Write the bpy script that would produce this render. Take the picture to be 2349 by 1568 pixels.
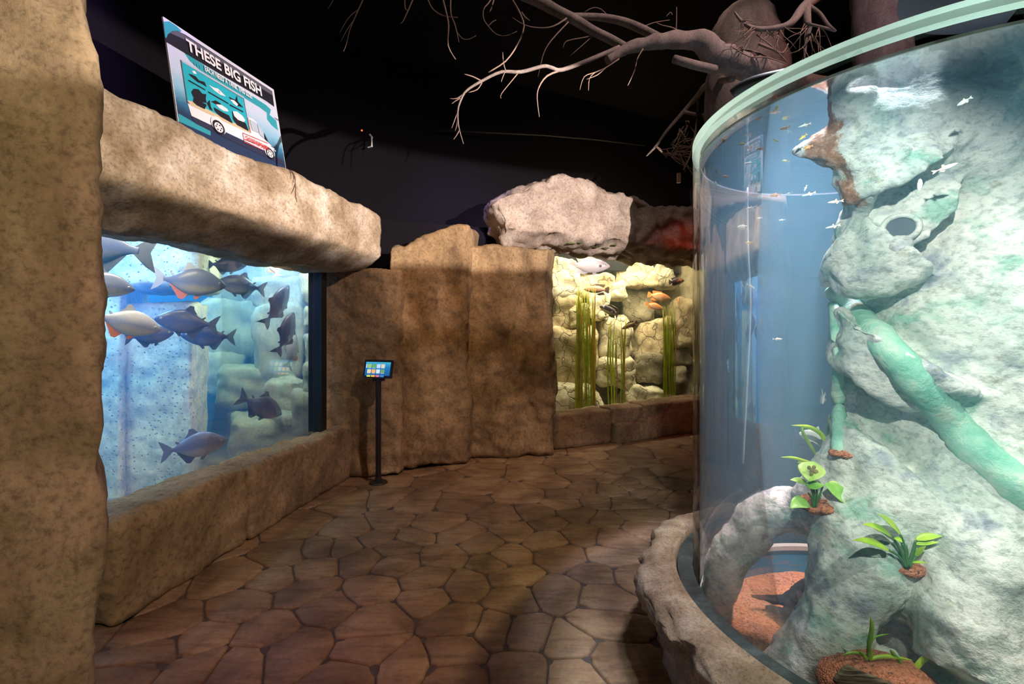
import bpy, bmesh, math, random
import numpy as np
from mathutils import Vector, Matrix, noise
from mathutils.bvhtree import BVHTree

# ------------------------------------------------------------------ clearing
for o in list(bpy.data.objects):
    bpy.data.objects.remove(o)
S = bpy.context.scene
COL = S.collection
random.seed(7)

# ------------------------------------------------------------------ camera
F, CX, HY, EYE = 1044.0, 1174.5, 753.0, 1.5        # focal length in px, centre column, horizon row, eye height
cam = bpy.data.cameras.new('camera')
cam.sensor_width = 36.0
cam.lens = F / 2349 * 36
cam.shift_y = -(784 - HY) / 2349
cam.clip_start = 0.05
camo = bpy.data.objects.new('camera', cam)
camo.location = (0, 0, EYE)
camo.rotation_euler = (math.pi / 2, 0, 0)
COL.objects.link(camo)
S.camera = camo

# ------------------------------------------------------------------ render look
S.view_settings.view_transform = 'Standard'
S.view_settings.look = 'None'
S.view_settings.exposure = 0.0
S.view_settings.gamma = 1.0
S.view_settings.use_curve_mapping = False
cy = S.cycles
cy.max_bounces = 7
cy.diffuse_bounces = 3
cy.glossy_bounces = 3
cy.transmission_bounces = 3
cy.volume_bounces = 0
cy.transparent_max_bounces = 24
cy.caustics_reflective = False
cy.caustics_refractive = False
cy.sample_clamp_indirect = 4.0
cy.use_denoising = True

# ------------------------------------------------------------------ world
w = bpy.data.worlds.new('world')
S.world = w
w.use_nodes = True
w.node_tree.nodes['Background'].inputs[0].default_value = (0.55, 0.40, 0.62, 1)
w.node_tree.nodes['Background'].inputs[1].default_value = 0.012

# ------------------------------------------------------------------ lights
def aim(o, target):
    o.rotation_euler = (Vector(target) - o.location).to_track_quat('-Z', 'Y').to_euler()

def area(name, loc, target, power, color, sx, sy=None):
    l = bpy.data.lights.new(name, 'AREA')
    l.energy = power
    l.color = color
    l.shape = 'RECTANGLE' if sy else 'DISK'
    l.size = sx
    if sy:
        l.size_y = sy
    o = bpy.data.objects.new(name, l)
    o.location = loc
    COL.objects.link(o)
    aim(o, target)
    return o

def spot(name, loc, target, power, color, angle, blend=0.5, radius=0.05):
    l = bpy.data.lights.new(name, 'SPOT')
    l.energy = power
    l.color = color
    l.spot_size = math.radians(angle)
    l.spot_blend = blend
    l.shadow_soft_size = radius
    o = bpy.data.objects.new(name, l)
    o.location = loc
    COL.objects.link(o)
    aim(o, target)
    return o

# key lamp above the near side of the tank; added unseen flags cut its beam off below head height
KEY = Vector((1.75, 1.45, 2.75))
spot('key_lamp_light', KEY, (-1.1, 4.5, 2.95), 1150, (1.0, 0.84, 0.76), 128, 0.35, 0.006)
# lamps high over the round tank; front and arch lights are fill added before it
spot('tank_lamp_light', (1.80, 2.10, 5.1), (1.75, 2.0, 0), 1600, (0.68, 0.66, 1.0), 36, 0.15, 0.20)
spot('tank_left_lamp_light', (1.22, 1.60, 4.9), (1.38, 1.80, 0.2), 750, (0.86, 0.95, 1.0), 30, 0.4, 0.10)
spot('tank_right_lamp_light', (1.80, 1.28, 4.9), (1.78, 1.52, 0.4), 700, (0.90, 1.0, 0.92), 30, 0.4, 0.10)
spot('tank_front_fill_light', (1.75, -0.10, 3.5), (1.72, 1.72, 0.62), 570, (0.84, 1.0, 0.92), 34, 0.9, 0.02)
spot('tank_arch_fill_light', (0.30, 0.10, 2.25), (1.30, 1.80, 1.40), 230, (0.90, 1.0, 0.96), 52, 0.6, 0.02)
# lamps over the left window tank
area('left_tank_lamp_light', (-3.75, 4.1, 3.4), (-2.9, 4.15, 0.9), 720, (0.17, 0.42, 1.0), 2.6, 0.6)
area('left_tank_front_lamp_light', (-2.42, 3.20, 2.44), (-2.84, 3.40, 0.6), 36, (1.0, 1.0, 0.84), 1.7, 0.12)
area('left_tank_end_lamp_light', (-2.22, 4.52, 2.42), (-2.55, 5.3, 0.8), 36, (0.72, 0.95, 1.0), 0.4, 0.3)
# lamp over the right window tank
area('right_tank_lamp_light', (1.80, 6.88, 3.22), (1.60, 7.15, 0.9), 115, (1.0, 0.90, 0.62), 2.6, 0.3)
area('right_tank_front_lamp_light', (1.72, 6.64, 2.78), (1.45, 7.20, 0.7), 40, (1.0, 0.92, 0.66), 2.2, 0.2)
# dim unseen lights of the walkway, several added as fill
spot('ceiling_fill_light', (0.6, -0.8, 4.4), (-0.9, 2.8, 0.8), 55, (1.0, 0.68, 0.36), 75, 0.9, 0.10)  # general warm fill from behind the camera, added without a visible fixture
spot('pillar_fill_light', (1.2, -0.9, 3.6), (-1.9, 1.7, 1.4), 330, (1.0, 0.80, 0.52), 42, 0.8, 0.2)  # warm fill added to brighten the near pillar
spot('floor_lamp_light', (1.9, 2.3, 4.7), (0.45, 2.2, 0), 330, (1.0, 0.72, 0.38), 44, 1.0, 0.05)
spot('purple_spot_light', (-0.4, 1.0, 4.4), (-1.1, 1.6, 0), 110, (0.90, 0.16, 0.62), 36, 0.9, 0.15)
spot('red_spot_light', (2.9, 4.6, 3.6), (2.6, 6.2, 1.3), 55, (1.0, 0.10, 0.04), 75, 0.8, 0.15)
spot('amber_spot_light', (0.0, 3.2, 4.6), (-0.4, 5.0, 0.9), 185, (1.0, 0.56, 0.22), 48, 0.9, 0.2)
spot('wall_tint_light', (-0.3, 2.6, 4.9), (-0.7, 6.4, 2.9), 500, (0.42, 0.34, 1.0), 30, 1.0, 0.1)  # added only to tint the back wall bluish purple
spot('wall_side_tint_light', (-1.2, 2.6, 4.9), (-3.1, 2.7, 3.3), 260, (0.60, 0.36, 1.0), 50, 1.0, 0.1)  # added for a purple tint on the wall left of the poster
spot('twig_fill_light', (1.5, 3.2, 5.0), (1.75, 4.8, 3.3), 60, (1.0, 0.74, 0.62), 50, 0.8, 0.05)  # added to lift the hanging twigs out of the dark
spot('trunk_fill_light', (2.2, 1.6, 4.9), (2.8, 3.3, 3.7), 150, (1.0, 0.66, 0.76), 32, 0.8, 0.08)  # pink fill added for the dead tree's trunk
spot('branch_fill_light', (2.2, 1.4, 5.0), (0.9, 3.0, 3.5), 460, (1.0, 0.74, 0.70), 70, 0.9, 0.1)  # pinkish fill added to light the branches
spot('red_branch_lamp_light', (3.4, 2.4, 4.3), (1.7, 3.1, 3.3), 55, (1.0, 0.16, 0.14), 50, 0.9, 0.1)

# ------------------------------------------------------------------ geometry helpers
def P(px, py, Y):
    return Vector(((px - CX) / F * Y, Y, EYE - (py - HY) / F * Y))

def FP(px, py, z=0.0):
    Y = (EYE - z) * F / (py - HY)
    return Vector(((px - CX) / F * Y, Y, z))

BASE = {}

def prop(o, label=None, cat=None, group=None, kind=None):
    if label:
        o['label'] = label
    if cat:
        o['category'] = cat
    if group:
        o['group'] = group
    if kind:
        o['kind'] = kind
    return o

def thing(name, label, cat, loc, group=None):
    o = bpy.data.objects.new(name, None)
    o.empty_display_size = 0.05
    o.location = loc
    COL.objects.link(o)
    BASE[o] = Vector(loc)
    return prop(o, label, cat, group)

def obj(name, V, Fc, mats, parent=None, smooth=True, mi=None, solid=None):
    """V world-space vertices; links ONE mesh object whose origin is its base (or its parent's)."""
    V = np.asarray([tuple(v) for v in V], dtype=float) if not isinstance(V, np.ndarray) else V
    if parent is None:
        lo, hi = V.min(0), V.max(0)
        org = Vector(((lo[0] + hi[0]) / 2, (lo[1] + hi[1]) / 2, lo[2]))
    else:
        org = BASE[parent]
    me = bpy.data.meshes.new(name)
    me.from_pydata([tuple(v) for v in (V - np.array(org))], [], [tuple(f) for f in Fc])
    if not isinstance(mats, (list, tuple)):
        mats = [mats]
    for m in mats:
        me.materials.append(m)
    if mi is not None:
        me.polygons.foreach_set('material_index', mi)
    me.polygons.foreach_set('use_smooth', [smooth] * len(me.polygons))
    me.update()
    bm = bmesh.new()
    bm.from_mesh(me)
    bmesh.ops.recalc_face_normals(bm, faces=bm.faces)
    bm.to_mesh(me)
    bm.free()
    o = bpy.data.objects.new(name, me)
    COL.objects.link(o)
    if parent is None:
        o.location = org
    else:
        o.parent = parent
    BASE[o] = org
    if solid:
        md = o.modifiers.new('thickness', 'SOLIDIFY')
        md.thickness = solid
        md.offset = 0
    return o

class MB:
    def __init__(s):
        s.V, s.F, s.M = [], [], []
    def add(s, V, Fc, m=0):
        n = len(s.V)
        s.V += [Vector(v) for v in V]
        s.F += [tuple(i + n for i in f) for f in Fc]
        s.M += [m] * len(Fc)
    def box(s, c, sz, rot=None, m=0):
        V = []
        for x in (-.5, .5):
            for y in (-.5, .5):
                for z in (-.5, .5):
                    v = Vector((x * sz[0], y * sz[1], z * sz[2]))
                    if rot:
                        v = rot @ v
                    V.append(Vector(c) + v)
        s.add(V, [(0, 1, 3, 2), (4, 6, 7, 5), (0, 4, 5, 1), (2, 3, 7, 6), (0, 2, 6, 4), (1, 5, 7, 3)], m)
    def tube(s, pts, rad, n=8, m=0, cap=True):
        pts = [Vector(p) for p in pts]
        if not isinstance(rad, (list, tuple)):
            rad = [rad] * len(pts)
        rad = [float(r_) for r_ in rad]
        V, Fc = [], []
        up = Vector((0.13, 0.21, 1)).normalized()
        for i, p in enumerate(pts):
            t = (pts[min(i + 1, len(pts) - 1)] - pts[max(i - 1, 0)])
            t = t.normalized() if t.length > 1e-9 else Vector((0, 0, 1))
            a = t.cross(up)
            if a.length < 0.15:
                a = t.cross(Vector((1, 0, 0)))
            a.normalize()
            b = t.cross(a).normalized()
            for k in range(n):
                an = 2 * math.pi * k / n
                V.append(p + rad[i] * (math.cos(an) * a + math.sin(an) * b))
        for i in range(len(pts) - 1):
            for k in range(n):
                k2 = (k + 1) % n
                Fc.append((i * n + k, i * n + k2, (i + 1) * n + k2, (i + 1) * n + k))
        if cap:
            Fc.append(tuple(range(n - 1, -1, -1)))
            Fc.append(tuple(range((len(pts) - 1) * n, len(pts) * n)))
        s.add(V, Fc, m)
    def sphere(s, c, r, nu=12, nv=8, m=0, rot=None):
        r = Vector((r, r, r)) if not isinstance(r, (tuple, list, Vector)) else Vector(r)
        V, Fc = [], []
        for j in range(nv + 1):
            ph = math.pi * j / nv
            for i in range(nu):
                th = 2 * math.pi * i / nu
                v = Vector((r.x * math.sin(ph) * math.cos(th), r.y * math.sin(ph) * math.sin(th), r.z * math.cos(ph)))
                if rot:
                    v = rot @ v
                V.append(Vector(c) + v)
        for j in range(nv):
            for i in range(nu):
                i2 = (i + 1) % nu
                Fc.append((j * nu + i, j * nu + i2, (j + 1) * nu + i2, (j + 1) * nu + i))
        s.add(V, Fc, m)
    def lathe(s, c, prof, n=48, m=0, closed=False):
        V, Fc = [], []
        for (r, z) in prof:
            r, z = float(r), float(z)
            for i in range(n):
                a = 2 * math.pi * i / n
                V.append(Vector((c[0] + r * math.cos(a), c[1] + r * math.sin(a), z)))
        L = len(prof)
        for j in range(L if closed else L - 1):
            j2 = (j + 1) % L
            for i in range(n):
                i2 = (i + 1) % n
                Fc.append((j * n + i, j * n + i2, j2 * n + i2, j2 * n + i))
        s.add(V, Fc, m)
    def build(s, name, mats, parent=None, smooth=True, solid=None, sharp=False):
        o = obj(name, s.V, s.F, mats, parent, smooth, s.M, solid)
        if sharp:
            o.data.set_sharp_from_angle(angle=math.radians(40))
        return o

def resample(pts, k):
    """Catmull-Rom through pts (each a tuple of numbers), k steps a span."""
    pts = [np.array(p, float) for p in pts]
    out = []
    for i in range(len(pts) - 1):
        p0 = pts[max(i - 1, 0)]; p1 = pts[i]; p2 = pts[i + 1]; p3 = pts[min(i + 2, len(pts) - 1)]
        for j in range(k):
            t = j / k
            out.append(0.5 * ((2 * p1) + (-p0 + p2) * t + (2 * p0 - 5 * p1 + 4 * p2 - p3) * t * t + (-p0 + 3 * p1 - 3 * p2 + p3) * t ** 3))
    out.append(pts[-1])
    return out

def fbm(p, sc, seed=0.0, octv=4):
    return noise.fractal(Vector((p[0] * sc + seed, p[1] * sc - seed * 0.7, p[2] * sc + seed * 1.3)), 0.9, 2.1, octv)

def vnormals(V, Fc):
    me = bpy.data.meshes.new('tmp')
    me.from_pydata([tuple(v) for v in V], [], Fc)
    bm = bmesh.new(); bm.from_mesh(me)
    bmesh.ops.recalc_face_normals(bm, faces=bm.faces)
    bm.normal_update()
    N = np.array([tuple(v.normal) for v in bm.verts])
    bm.free()
    bpy.data.meshes.remove(me)
    return N

def hexrock(corners, n, rnd=0.15, amps=((2.0, 0.03),), seed=0, post=None, facet=0.0):
    """corners: 8 points ordered x(-,+) y(-,+) z(-,+): --- --+ -+- -++ +-- +-+ ++- +++. n: cuts per axis."""
    if isinstance(n, int):
        n = (n, n, n)
    key = {}
    V, Fc = [], []
    def vid(q):
        k = (round(q[0], 5), round(q[1], 5), round(q[2], 5))
        if k not in key:
            key[k] = len(V)
            V.append(q)
        return key[k]
    for ax in range(3):
        u, v = [(1, 2), (2, 0), (0, 1)][ax]
        for sgn in (-1, 1):
            for i in range(n[u]):
                for j in range(n[v]):
                    ids = []
                    for (di, dj) in ((0, 0), (1, 0), (1, 1), (0, 1)):
                        q = [0, 0, 0]
                        q[ax] = sgn
                        q[u] = -1 + 2 * (i + di) / n[u]
                        q[v] = -1 + 2 * (j + dj) / n[v]
                        ids.append(vid(tuple(q)))
                    Fc.append(tuple(ids if sgn > 0 else ids[::-1]))
    Q = np.array(V)
    r = np.array(rnd if isinstance(rnd, (tuple, list)) else (rnd, rnd, rnd))
    core = np.clip(Q, -(1 - r), 1 - r)
    d = (Q - core) / r
    L = np.linalg.norm(d, axis=1, keepdims=True)
    d = np.where(L > 1e-6, d / np.maximum(L, 1e-6), d)
    Q = core + d * r
    C = np.array([tuple(c) for c in corners], float)
    T = (Q + 1) / 2
    W = np.zeros((len(Q), 3))
    for a in (0, 1):
        for b in (0, 1):
            for c in (0, 1):
                wt = (T[:, 0] if a else 1 - T[:, 0]) * (T[:, 1] if b else 1 - T[:, 1]) * (T[:, 2] if c else 1 - T[:, 2])
                W += wt[:, None] * C[a * 4 + b * 2 + c]
    if post:
        W = np.array([tuple(post(Vector(p))) for p in W])
    N = vnormals(W, Fc)
    D = np.zeros(len(W))
    for (sc, am) in amps:
        D += np.array([fbm(p, sc, seed * 3.7 + sc) for p in W]) * am
    if facet:
        for i, p in enumerate(W):
            dist, _ = noise.voronoi(Vector(p) * 2.6 + Vector((seed, 0, seed)))
            D[i] += (0.5 - dist[0]) * facet
    W = W + N * D[:, None]
    return W, Fc

def pbox(px0, px1, py0, py1, Y, dY, skew=0.0):
    """eight corners of a block whose near face covers that pixel box at depth Y"""
    c = []
    a, b = P(px0, py1, Y), P(px1, py0, Y)
    for x in (a.x, b.x):
        for y in (Y, Y + dY):
            for z in (a.z, b.z):
                c.append(Vector((x + skew * (y - Y), y, z)))
    return c

def organic(fill, voxel, smooth=6, name='tmp'):
    """union of overlapping closed shapes as one skin"""
    mb = MB()
    fill(mb)
    me = bpy.data.meshes.new(name)
    me.from_pydata([tuple(v) for v in mb.V], [], mb.F)
    bm = bmesh.new(); bm.from_mesh(me)
    bmesh.ops.recalc_face_normals(bm, faces=bm.faces)
    bm.to_mesh(me); bm.free()
    o = bpy.data.objects.new(name, me)
    COL.objects.link(o)
    md = o.modifiers.new('r', 'REMESH')
    md.mode = 'VOXEL'
    md.voxel_size = voxel
    sm = o.modifiers.new('s', 'SMOOTH')
    sm.factor = 0.5
    sm.iterations = smooth
    dg = bpy.context.evaluated_depsgraph_get()
    ev = o.evaluated_get(dg)
    m2 = ev.to_mesh()
    V = np.array([tuple(v.co) for v in m2.vertices])
    Fc = [tuple(p.vertices) for p in m2.polygons]
    ev.to_mesh_clear()
    bpy.data.objects.remove(o)
    bpy.data.meshes.remove(me)
    return V, Fc

def roughen(V, Fc, amps, seed=0):
    N = vnormals(V, Fc)
    D = np.zeros(len(V))
    for sc, am in amps:
        D += np.array([fbm(p, sc, seed + sc) for p in V]) * am
    return V + N * D[:, None]

# ------------------------------------------------------------------ material helpers
def newmat(name):
    m = bpy.data.materials.new(name)
    m.use_nodes = True
    nt = m.node_tree
    bs = nt.nodes['Principled BSDF']
    return m, nt, bs

def nd(nt, t, **kw):
    n = nt.nodes.new(t)
    for k, v in kw.items():
        setattr(n, k, v)
    return n

def ramp(nt, stops, src):
    r = nd(nt, 'ShaderNodeValToRGB')
    el = r.color_ramp.elements
    while len(el) < len(stops):
        el.new(0.5)
    for e, (p, c) in zip(el, stops):
        e.position = p
        e.color = (*c, 1) if len(c) == 3 else c
    nt.links.new(src, r.inputs[0])
    return r.outputs[0]

def tex_noise(nt, sc, detail=6, rough=0.6, vec=None, dist=0.0):
    t = nd(nt, 'ShaderNodeTexNoise')
    t.inputs['Scale'].default_value = sc
    t.inputs['Detail'].default_value = detail
    t.inputs['Roughness'].default_value = rough
    t.inputs['Distortion'].default_value = dist
    if vec is not None:
        nt.links.new(vec, t.inputs['Vector'])
    return t.outputs['Fac']

def mixc(nt, a, b, fac, mode='MIX'):
    m = nd(nt, 'ShaderNodeMix', data_type='RGBA', blend_type=mode)
    if isinstance(fac, (int, float)):
        m.inputs['Factor'].default_value = fac
    else:
        nt.links.new(fac, m.inputs['Factor'])
    for s, k in ((a, 6), (b, 7)):
        if isinstance(s, tuple):
            m.inputs[k].default_value = (*s, 1)
        else:
            nt.links.new(s, m.inputs[k])
    return m.outputs[2]

def wpos(nt):
    return nd(nt, 'ShaderNodeNewGeometry').outputs['Position']

def bump(nt, bs, h, strength, dist=0.02):
    b = nd(nt, 'ShaderNodeBump')
    b.inputs['Strength'].default_value = strength
    b.inputs['Distance'].default_value = dist
    nt.links.new(h, b.inputs['Height'])
    nt.links.new(b.outputs[0], bs.inputs['Normal'])

def math_(nt, op, a, b=None):
    m = nd(nt, 'ShaderNodeMath', operation=op)
    for i, s in enumerate((a, b)):
        if s is None:
            continue
        if isinstance(s, (int, float)):
            m.inputs[i].default_value = s
        else:
            nt.links.new(s, m.inputs[i])
    return m.outputs[0]

def rockmat(name, dark, mid, pale, stain, sc=1.0, stain_lo=0.56, streak=True, rough=0.9, bmp=0.5):
    m, nt, bs = newmat(name)
    pos = wpos(nt)
    mp = nd(nt, 'ShaderNodeMapping')
    nt.links.new(pos, mp.inputs[0])
    mp.inputs['Scale'].default_value = (1, 1, 0.4 if streak else 1)
    big = tex_noise(nt, 2.6 * sc, 6, 0.62, mp.outputs[0])
    fine = tex_noise(nt, 34 * sc, 6, 0.7, pos)
    spots = tex_noise(nt, 5.5 * sc, 8, 0.72, mp.outputs[0], 0.3)
    c = ramp(nt, [(0.30, dark), (0.52, mid), (0.72, pale)], big)
    c = mixc(nt, c, ramp(nt, [(0.32, (0.36, 0.33, 0.30)), (0.50, (1, 1, 1)), (0.68, (1.3, 1.25, 1.18))], fine), 0.75, 'MULTIPLY')
    st = ramp(nt, [(stain_lo, (0, 0, 0)), (stain_lo + 0.12, (1, 1, 1))], spots)
    c = mixc(nt, c, stain, math_(nt, 'MULTIPLY', st, 0.7))
    nt.links.new(c, bs.inputs['Base Color'])
    bs.inputs['Roughness'].default_value = rough
    h = math_(nt, 'ADD', math_(nt, 'MULTIPLY', fine, 0.6), spots)
    bump(nt, bs, h, bmp * 0.8, 0.010)
    return m

def plain(name, col, rough=0.6, metal=0.0, emit=None, estr=0.0, spec=0.5, nz=0.0):
    m, nt, bs = newmat(name)
    bs.inputs['Base Color'].default_value = (*col, 1)
    bs.inputs['Roughness'].default_value = rough
    bs.inputs['Metallic'].default_value = metal
    bs.inputs['Specular IOR Level'].default_value = spec
    if nz:
        n = tex_noise(nt, 60, 4)
        c = mixc(nt, tuple(x * (1 - nz) for x in col), tuple(min(1, x * (1 + nz)) for x in col), n)
        nt.links.new(c, bs.inputs['Base Color'])
    if emit:
        bs.inputs['Emission Color'].default_value = (*emit, 1)
        bs.inputs['Emission Strength'].default_value = estr
    return m

def clearmat(name, tint, refl=1.0, rough=0.0, ior=1.45):
    m = bpy.data.materials.new(name)
    m.use_nodes = True
    nt = m.node_tree
    nt.nodes.clear()
    out = nd(nt, 'ShaderNodeOutputMaterial')
    tr = nd(nt, 'ShaderNodeBsdfTransparent')
    tr.inputs[0].default_value = (*tint, 1)
    gl = nd(nt, 'ShaderNodeBsdfGlossy')
    gl.inputs['Roughness'].default_value = rough
    fr = nd(nt, 'ShaderNodeFresnel')
    fr.inputs[0].default_value = ior
    mx = nd(nt, 'ShaderNodeMixShader')
    nt.links.new(math_(nt, 'MULTIPLY', fr.outputs[0], refl), mx.inputs[0])
    nt.links.new(tr.outputs[0], mx.inputs[1])
    nt.links.new(gl.outputs[0], mx.inputs[2])
    nt.links.new(mx.outputs[0], out.inputs[0])
    return m

def hazemat(name, scol, sdens, acol, adens, aniso=0.0):
    m = bpy.data.materials.new(name)
    m.use_nodes = True
    nt = m.node_tree
    nt.nodes.clear()
    out = nd(nt, 'ShaderNodeOutputMaterial')
    sc = nd(nt, 'ShaderNodeVolumeScatter')
    sc.inputs['Color'].default_value = (*scol, 1)
    sc.inputs['Density'].default_value = sdens
    sc.inputs['Anisotropy'].default_value = aniso
    ab = nd(nt, 'ShaderNodeVolumeAbsorption')
    ab.inputs['Color'].default_value = (*acol, 1)
    ab.inputs['Density'].default_value = adens
    ad = nd(nt, 'ShaderNodeAddShader')
    nt.links.new(sc.outputs[0], ad.inputs[0])
    nt.links.new(ab.outputs[0], ad.inputs[1])
    nt.links.new(ad.outputs[0], out.inputs['Volume'])
    return m

M = {}
M['beam'] = rockmat('pale_sandstone', (0.22, 0.155, 0.085), (0.46, 0.37, 0.26), (0.78, 0.70, 0.60), (0.16, 0.11, 0.06), 1.5, 0.58, False, bmp=0.5)
M['beam2'] = rockmat('grey_sandstone', (0.26, 0.20, 0.155), (0.42, 0.345, 0.29), (0.58, 0.51, 0.44), (0.17, 0.12, 0.08), 1.2, 0.58, False, bmp=0.6)
M['pillar'] = rockmat('brown_sandstone', (0.15, 0.098, 0.05), (0.34, 0.235, 0.125), (0.50, 0.37, 0.22), (0.10, 0.06, 0.03), 1.1, 0.56, True, bmp=0.5)
M['pillar_near'] = rockmat('ochre_sandstone', (0.20, 0.145, 0.08), (0.38, 0.29, 0.18), (0.52, 0.42, 0.28), (0.12, 0.075, 0.04), 1.1, 0.57, True, bmp=0.45)
M['sill'] = rockmat('dark_sandstone', (0.15, 0.10, 0.055), (0.27, 0.185, 0.105), (0.36, 0.26, 0.16), (0.10, 0.06, 0.04), 1.0, 0.58, False, bmp=0.45)
M['curb'] = rockmat('curb_rock', (0.22, 0.15, 0.09), (0.42, 0.32, 0.21), (0.60, 0.50, 0.37), (0.14, 0.09, 0.06), 3.0, 0.60, False, bmp=0.9)
M['wall'] = plain('black_paint', (0.0045, 0.0038, 0.0065), 0.85, spec=0.2, nz=0.3)
M['black'] = plain('black_plastic', (0.012, 0.012, 0.013), 0.4)
M['black_metal'] = plain('black_powder_coat', (0.014, 0.013, 0.014), 0.55)
M['white'] = plain('white_plastic', (0.75, 0.73, 0.70), 0.5)
M['glass'] = clearmat('aquarium_glass', (0.99, 1.0, 1.0), 0.55)
M['acrylic'] = clearmat('clear_acrylic', (0.985, 0.995, 0.99), 0.55)
M['water_left'] = hazemat('blue_water', (0.05, 0.30, 1.0), 0.44, (0.5, 0.85, 1.0), 0.06)
M['water_tank'] = hazemat('hazy_water', (0.31, 0.70, 0.92), 0.42, (0.75, 0.95, 1.0), 0.06)
M['water_right'] = hazemat('clear_water', (0.8, 0.9, 0.7), 0.03, (0.95, 1.0, 0.85), 0.06)

# ------------------------------------------------------------------ room shell
def wallstrip(name, path, z0, z1, mat, thick=0.12):
    V, Fc = [], []
    n = len(path)
    for (x, y) in path:
        V += [Vector((x, y, z0)), Vector((x, y, z1))]
    for i in range(n - 1):
        Fc.append((2 * i, 2 * i + 2, 2 * i + 3, 2 * i + 1))
    o = obj(name, V, Fc, mat, smooth=False, solid=thick)
    o['kind'] = 'structure'
    return o

# left window geometry: the pane runs from W0 along WD; WN points into the tank
W0 = Vector((-2.27, 2.60, 0)); WD = Vector((0.2412, 0.9705, 0)); WN = Vector((-0.9705, 0.2412, 0))
def LT(s, t, z):
    return W0 + WD * s + WN * t + Vector((0, 0, z))
# right window geometry
R0 = Vector((0.46, 5.80, 0)); RD = Vector((0.905, 0.425, 0)); RN = Vector((-0.425, 0.905, 0))
def RT(s, t, z):
    return R0 + RD * s + RN * t + Vector((0, 0, z))

wallstrip('wall_back', resample([(-4.6, -2.5), (-3.45, 1.5), (-3.05, 3.4), (-2.75, 4.9), (-1.9, 6.05), (-0.5, 6.65), (1.2, 7.35), (3.2, 8.2), (6.5, 8.6)], 6), 2.46, 5.2, M['wall'])
wallstrip('wall_behind_pillars', [(-2.0, 5.12), (-0.2, 5.75), (0.42, 6.1)], 0, 2.75, M['wall'])
wallstrip('wall_right', [(6.5, 8.7), (6.5, -2.6)], -0.05, 5.2, M['wall'])
o = obj('ceiling', [(-5, -3, 5.2), (7, -3, 5.2), (7, 9, 5.2), (-5, 9, 5.2)], [(0, 1, 2, 3)], M['wall'], smooth=False, solid=0.1); o['kind'] = 'structure'

# ------------------------------------------------------------------ floor of stamped stones
def mk_floor():
    m, nt, bs = newmat('stamped_stone')
    pos = wpos(nt)
    at = nd(nt, 'ShaderNodeAttribute', attribute_name='tone')
    big = tex_noise(nt, 3.0, 6, 0.6, pos, 0.6)
    fine = tex_noise(nt, 42, 6, 0.7, pos)
    mp = nd(nt, 'ShaderNodeMapping'); nt.links.new(pos, mp.inputs[0])
    mp.inputs['Rotation'].default_value = (0, 0, 0.5); mp.inputs['Scale'].default_value = (1.6, 9, 1)
    grain = tex_noise(nt, 2.2, 5, 0.6, mp.outputs[0], 0.8)
    c = ramp(nt, [(0.32, (0.15, 0.095, 0.055)), (0.52, (0.27, 0.18, 0.105)), (0.70, (0.36, 0.26, 0.155))], big)
    c = mixc(nt, c, ramp(nt, [(0.36, (0.45, 0.42, 0.40)), (0.55, (1, 1, 1))], grain), 0.55, 'MULTIPLY')
    c = mixc(nt, c, ramp(nt, [(0.3, (0.55, 0.55, 0.55)), (0.6, (1.1, 1.1, 1.1))], fine), 0.5, 'MULTIPLY')
    c = mixc(nt, c, ramp(nt, [(0.0, (0.78, 0.74, 0.72)), (1.0, (1.18, 1.16, 1.1))], at.outputs['Fac']), 1.0, 'MULTIPLY')
    nt.links.new(c, bs.inputs['Base Color'])
    bs.inputs['Roughness'].default_value = 0.62
    bs.inputs['Specular IOR Level'].default_value = 0.35
    bump(nt, bs, math_(nt, 'ADD', math_(nt, 'MULTIPLY', fine, 0.4), grain), 0.45, 0.012)
    return m
M['stone'] = mk_floor()
M['mortar'] = plain('dark_mortar', (0.07, 0.055, 0.048), 0.9, nz=0.4)

seeds_px = [(544,1317),(626,1324),(721,1301),(649,1273),(552,1386),(700,1352),(746,1391),(616,1444),(463,1460),(383,1432),(348,1495),(667,1490),(540,1529),(437,1534),(297,1546),(744,1255),
(804,1211),(888,1195),(866,1229),(947,1229),(998,1199),(780,1250),(910,1253),(825,1287),(910,1291),(1015,1272),(1101,1246),(1050,1223),(1131,1287),(803,1151),(880,1143),(956,1151),(1050,1151),
(854,1348),(974,1325),(974,1368),(863,1420),(1051,1420),(1068,1341),(1042,1493),(845,1493),(922,1527),(794,1556),(1051,1560),(1135,1437),
(1335,1095),(1390,1094),(1338,1116),(1400,1121),(1441,1104),(1454,1114),(1366,1146),(1296,1131),(1296,1152),(1325,1177),(1437,1152),(1461,1179),(1396,1189),(1470,1209),(1328,1221),(1415,1233),(1258,1199),(1229,1175),(1253,1233),(1292,1276),(1403,1276),(1366,1313),(1449,1318),(1270,1106),(1202,1131),(1185,1216),(1151,1182),(1156,1276),
(1281,1358),(1382,1368),(1173,1368),(1203,1445),(1305,1471),(1382,1428),(1408,1514),(1185,1539),(1322,1548),(1177,1320),
(1471,1084),(1493,1104),(1455,1061),(1414,1071),(1482,1125),(1514,1133),(1544,1104),(1560,1091),(1527,1081),(1552,1142),(1333,1078),(1358,1087)]
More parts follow.
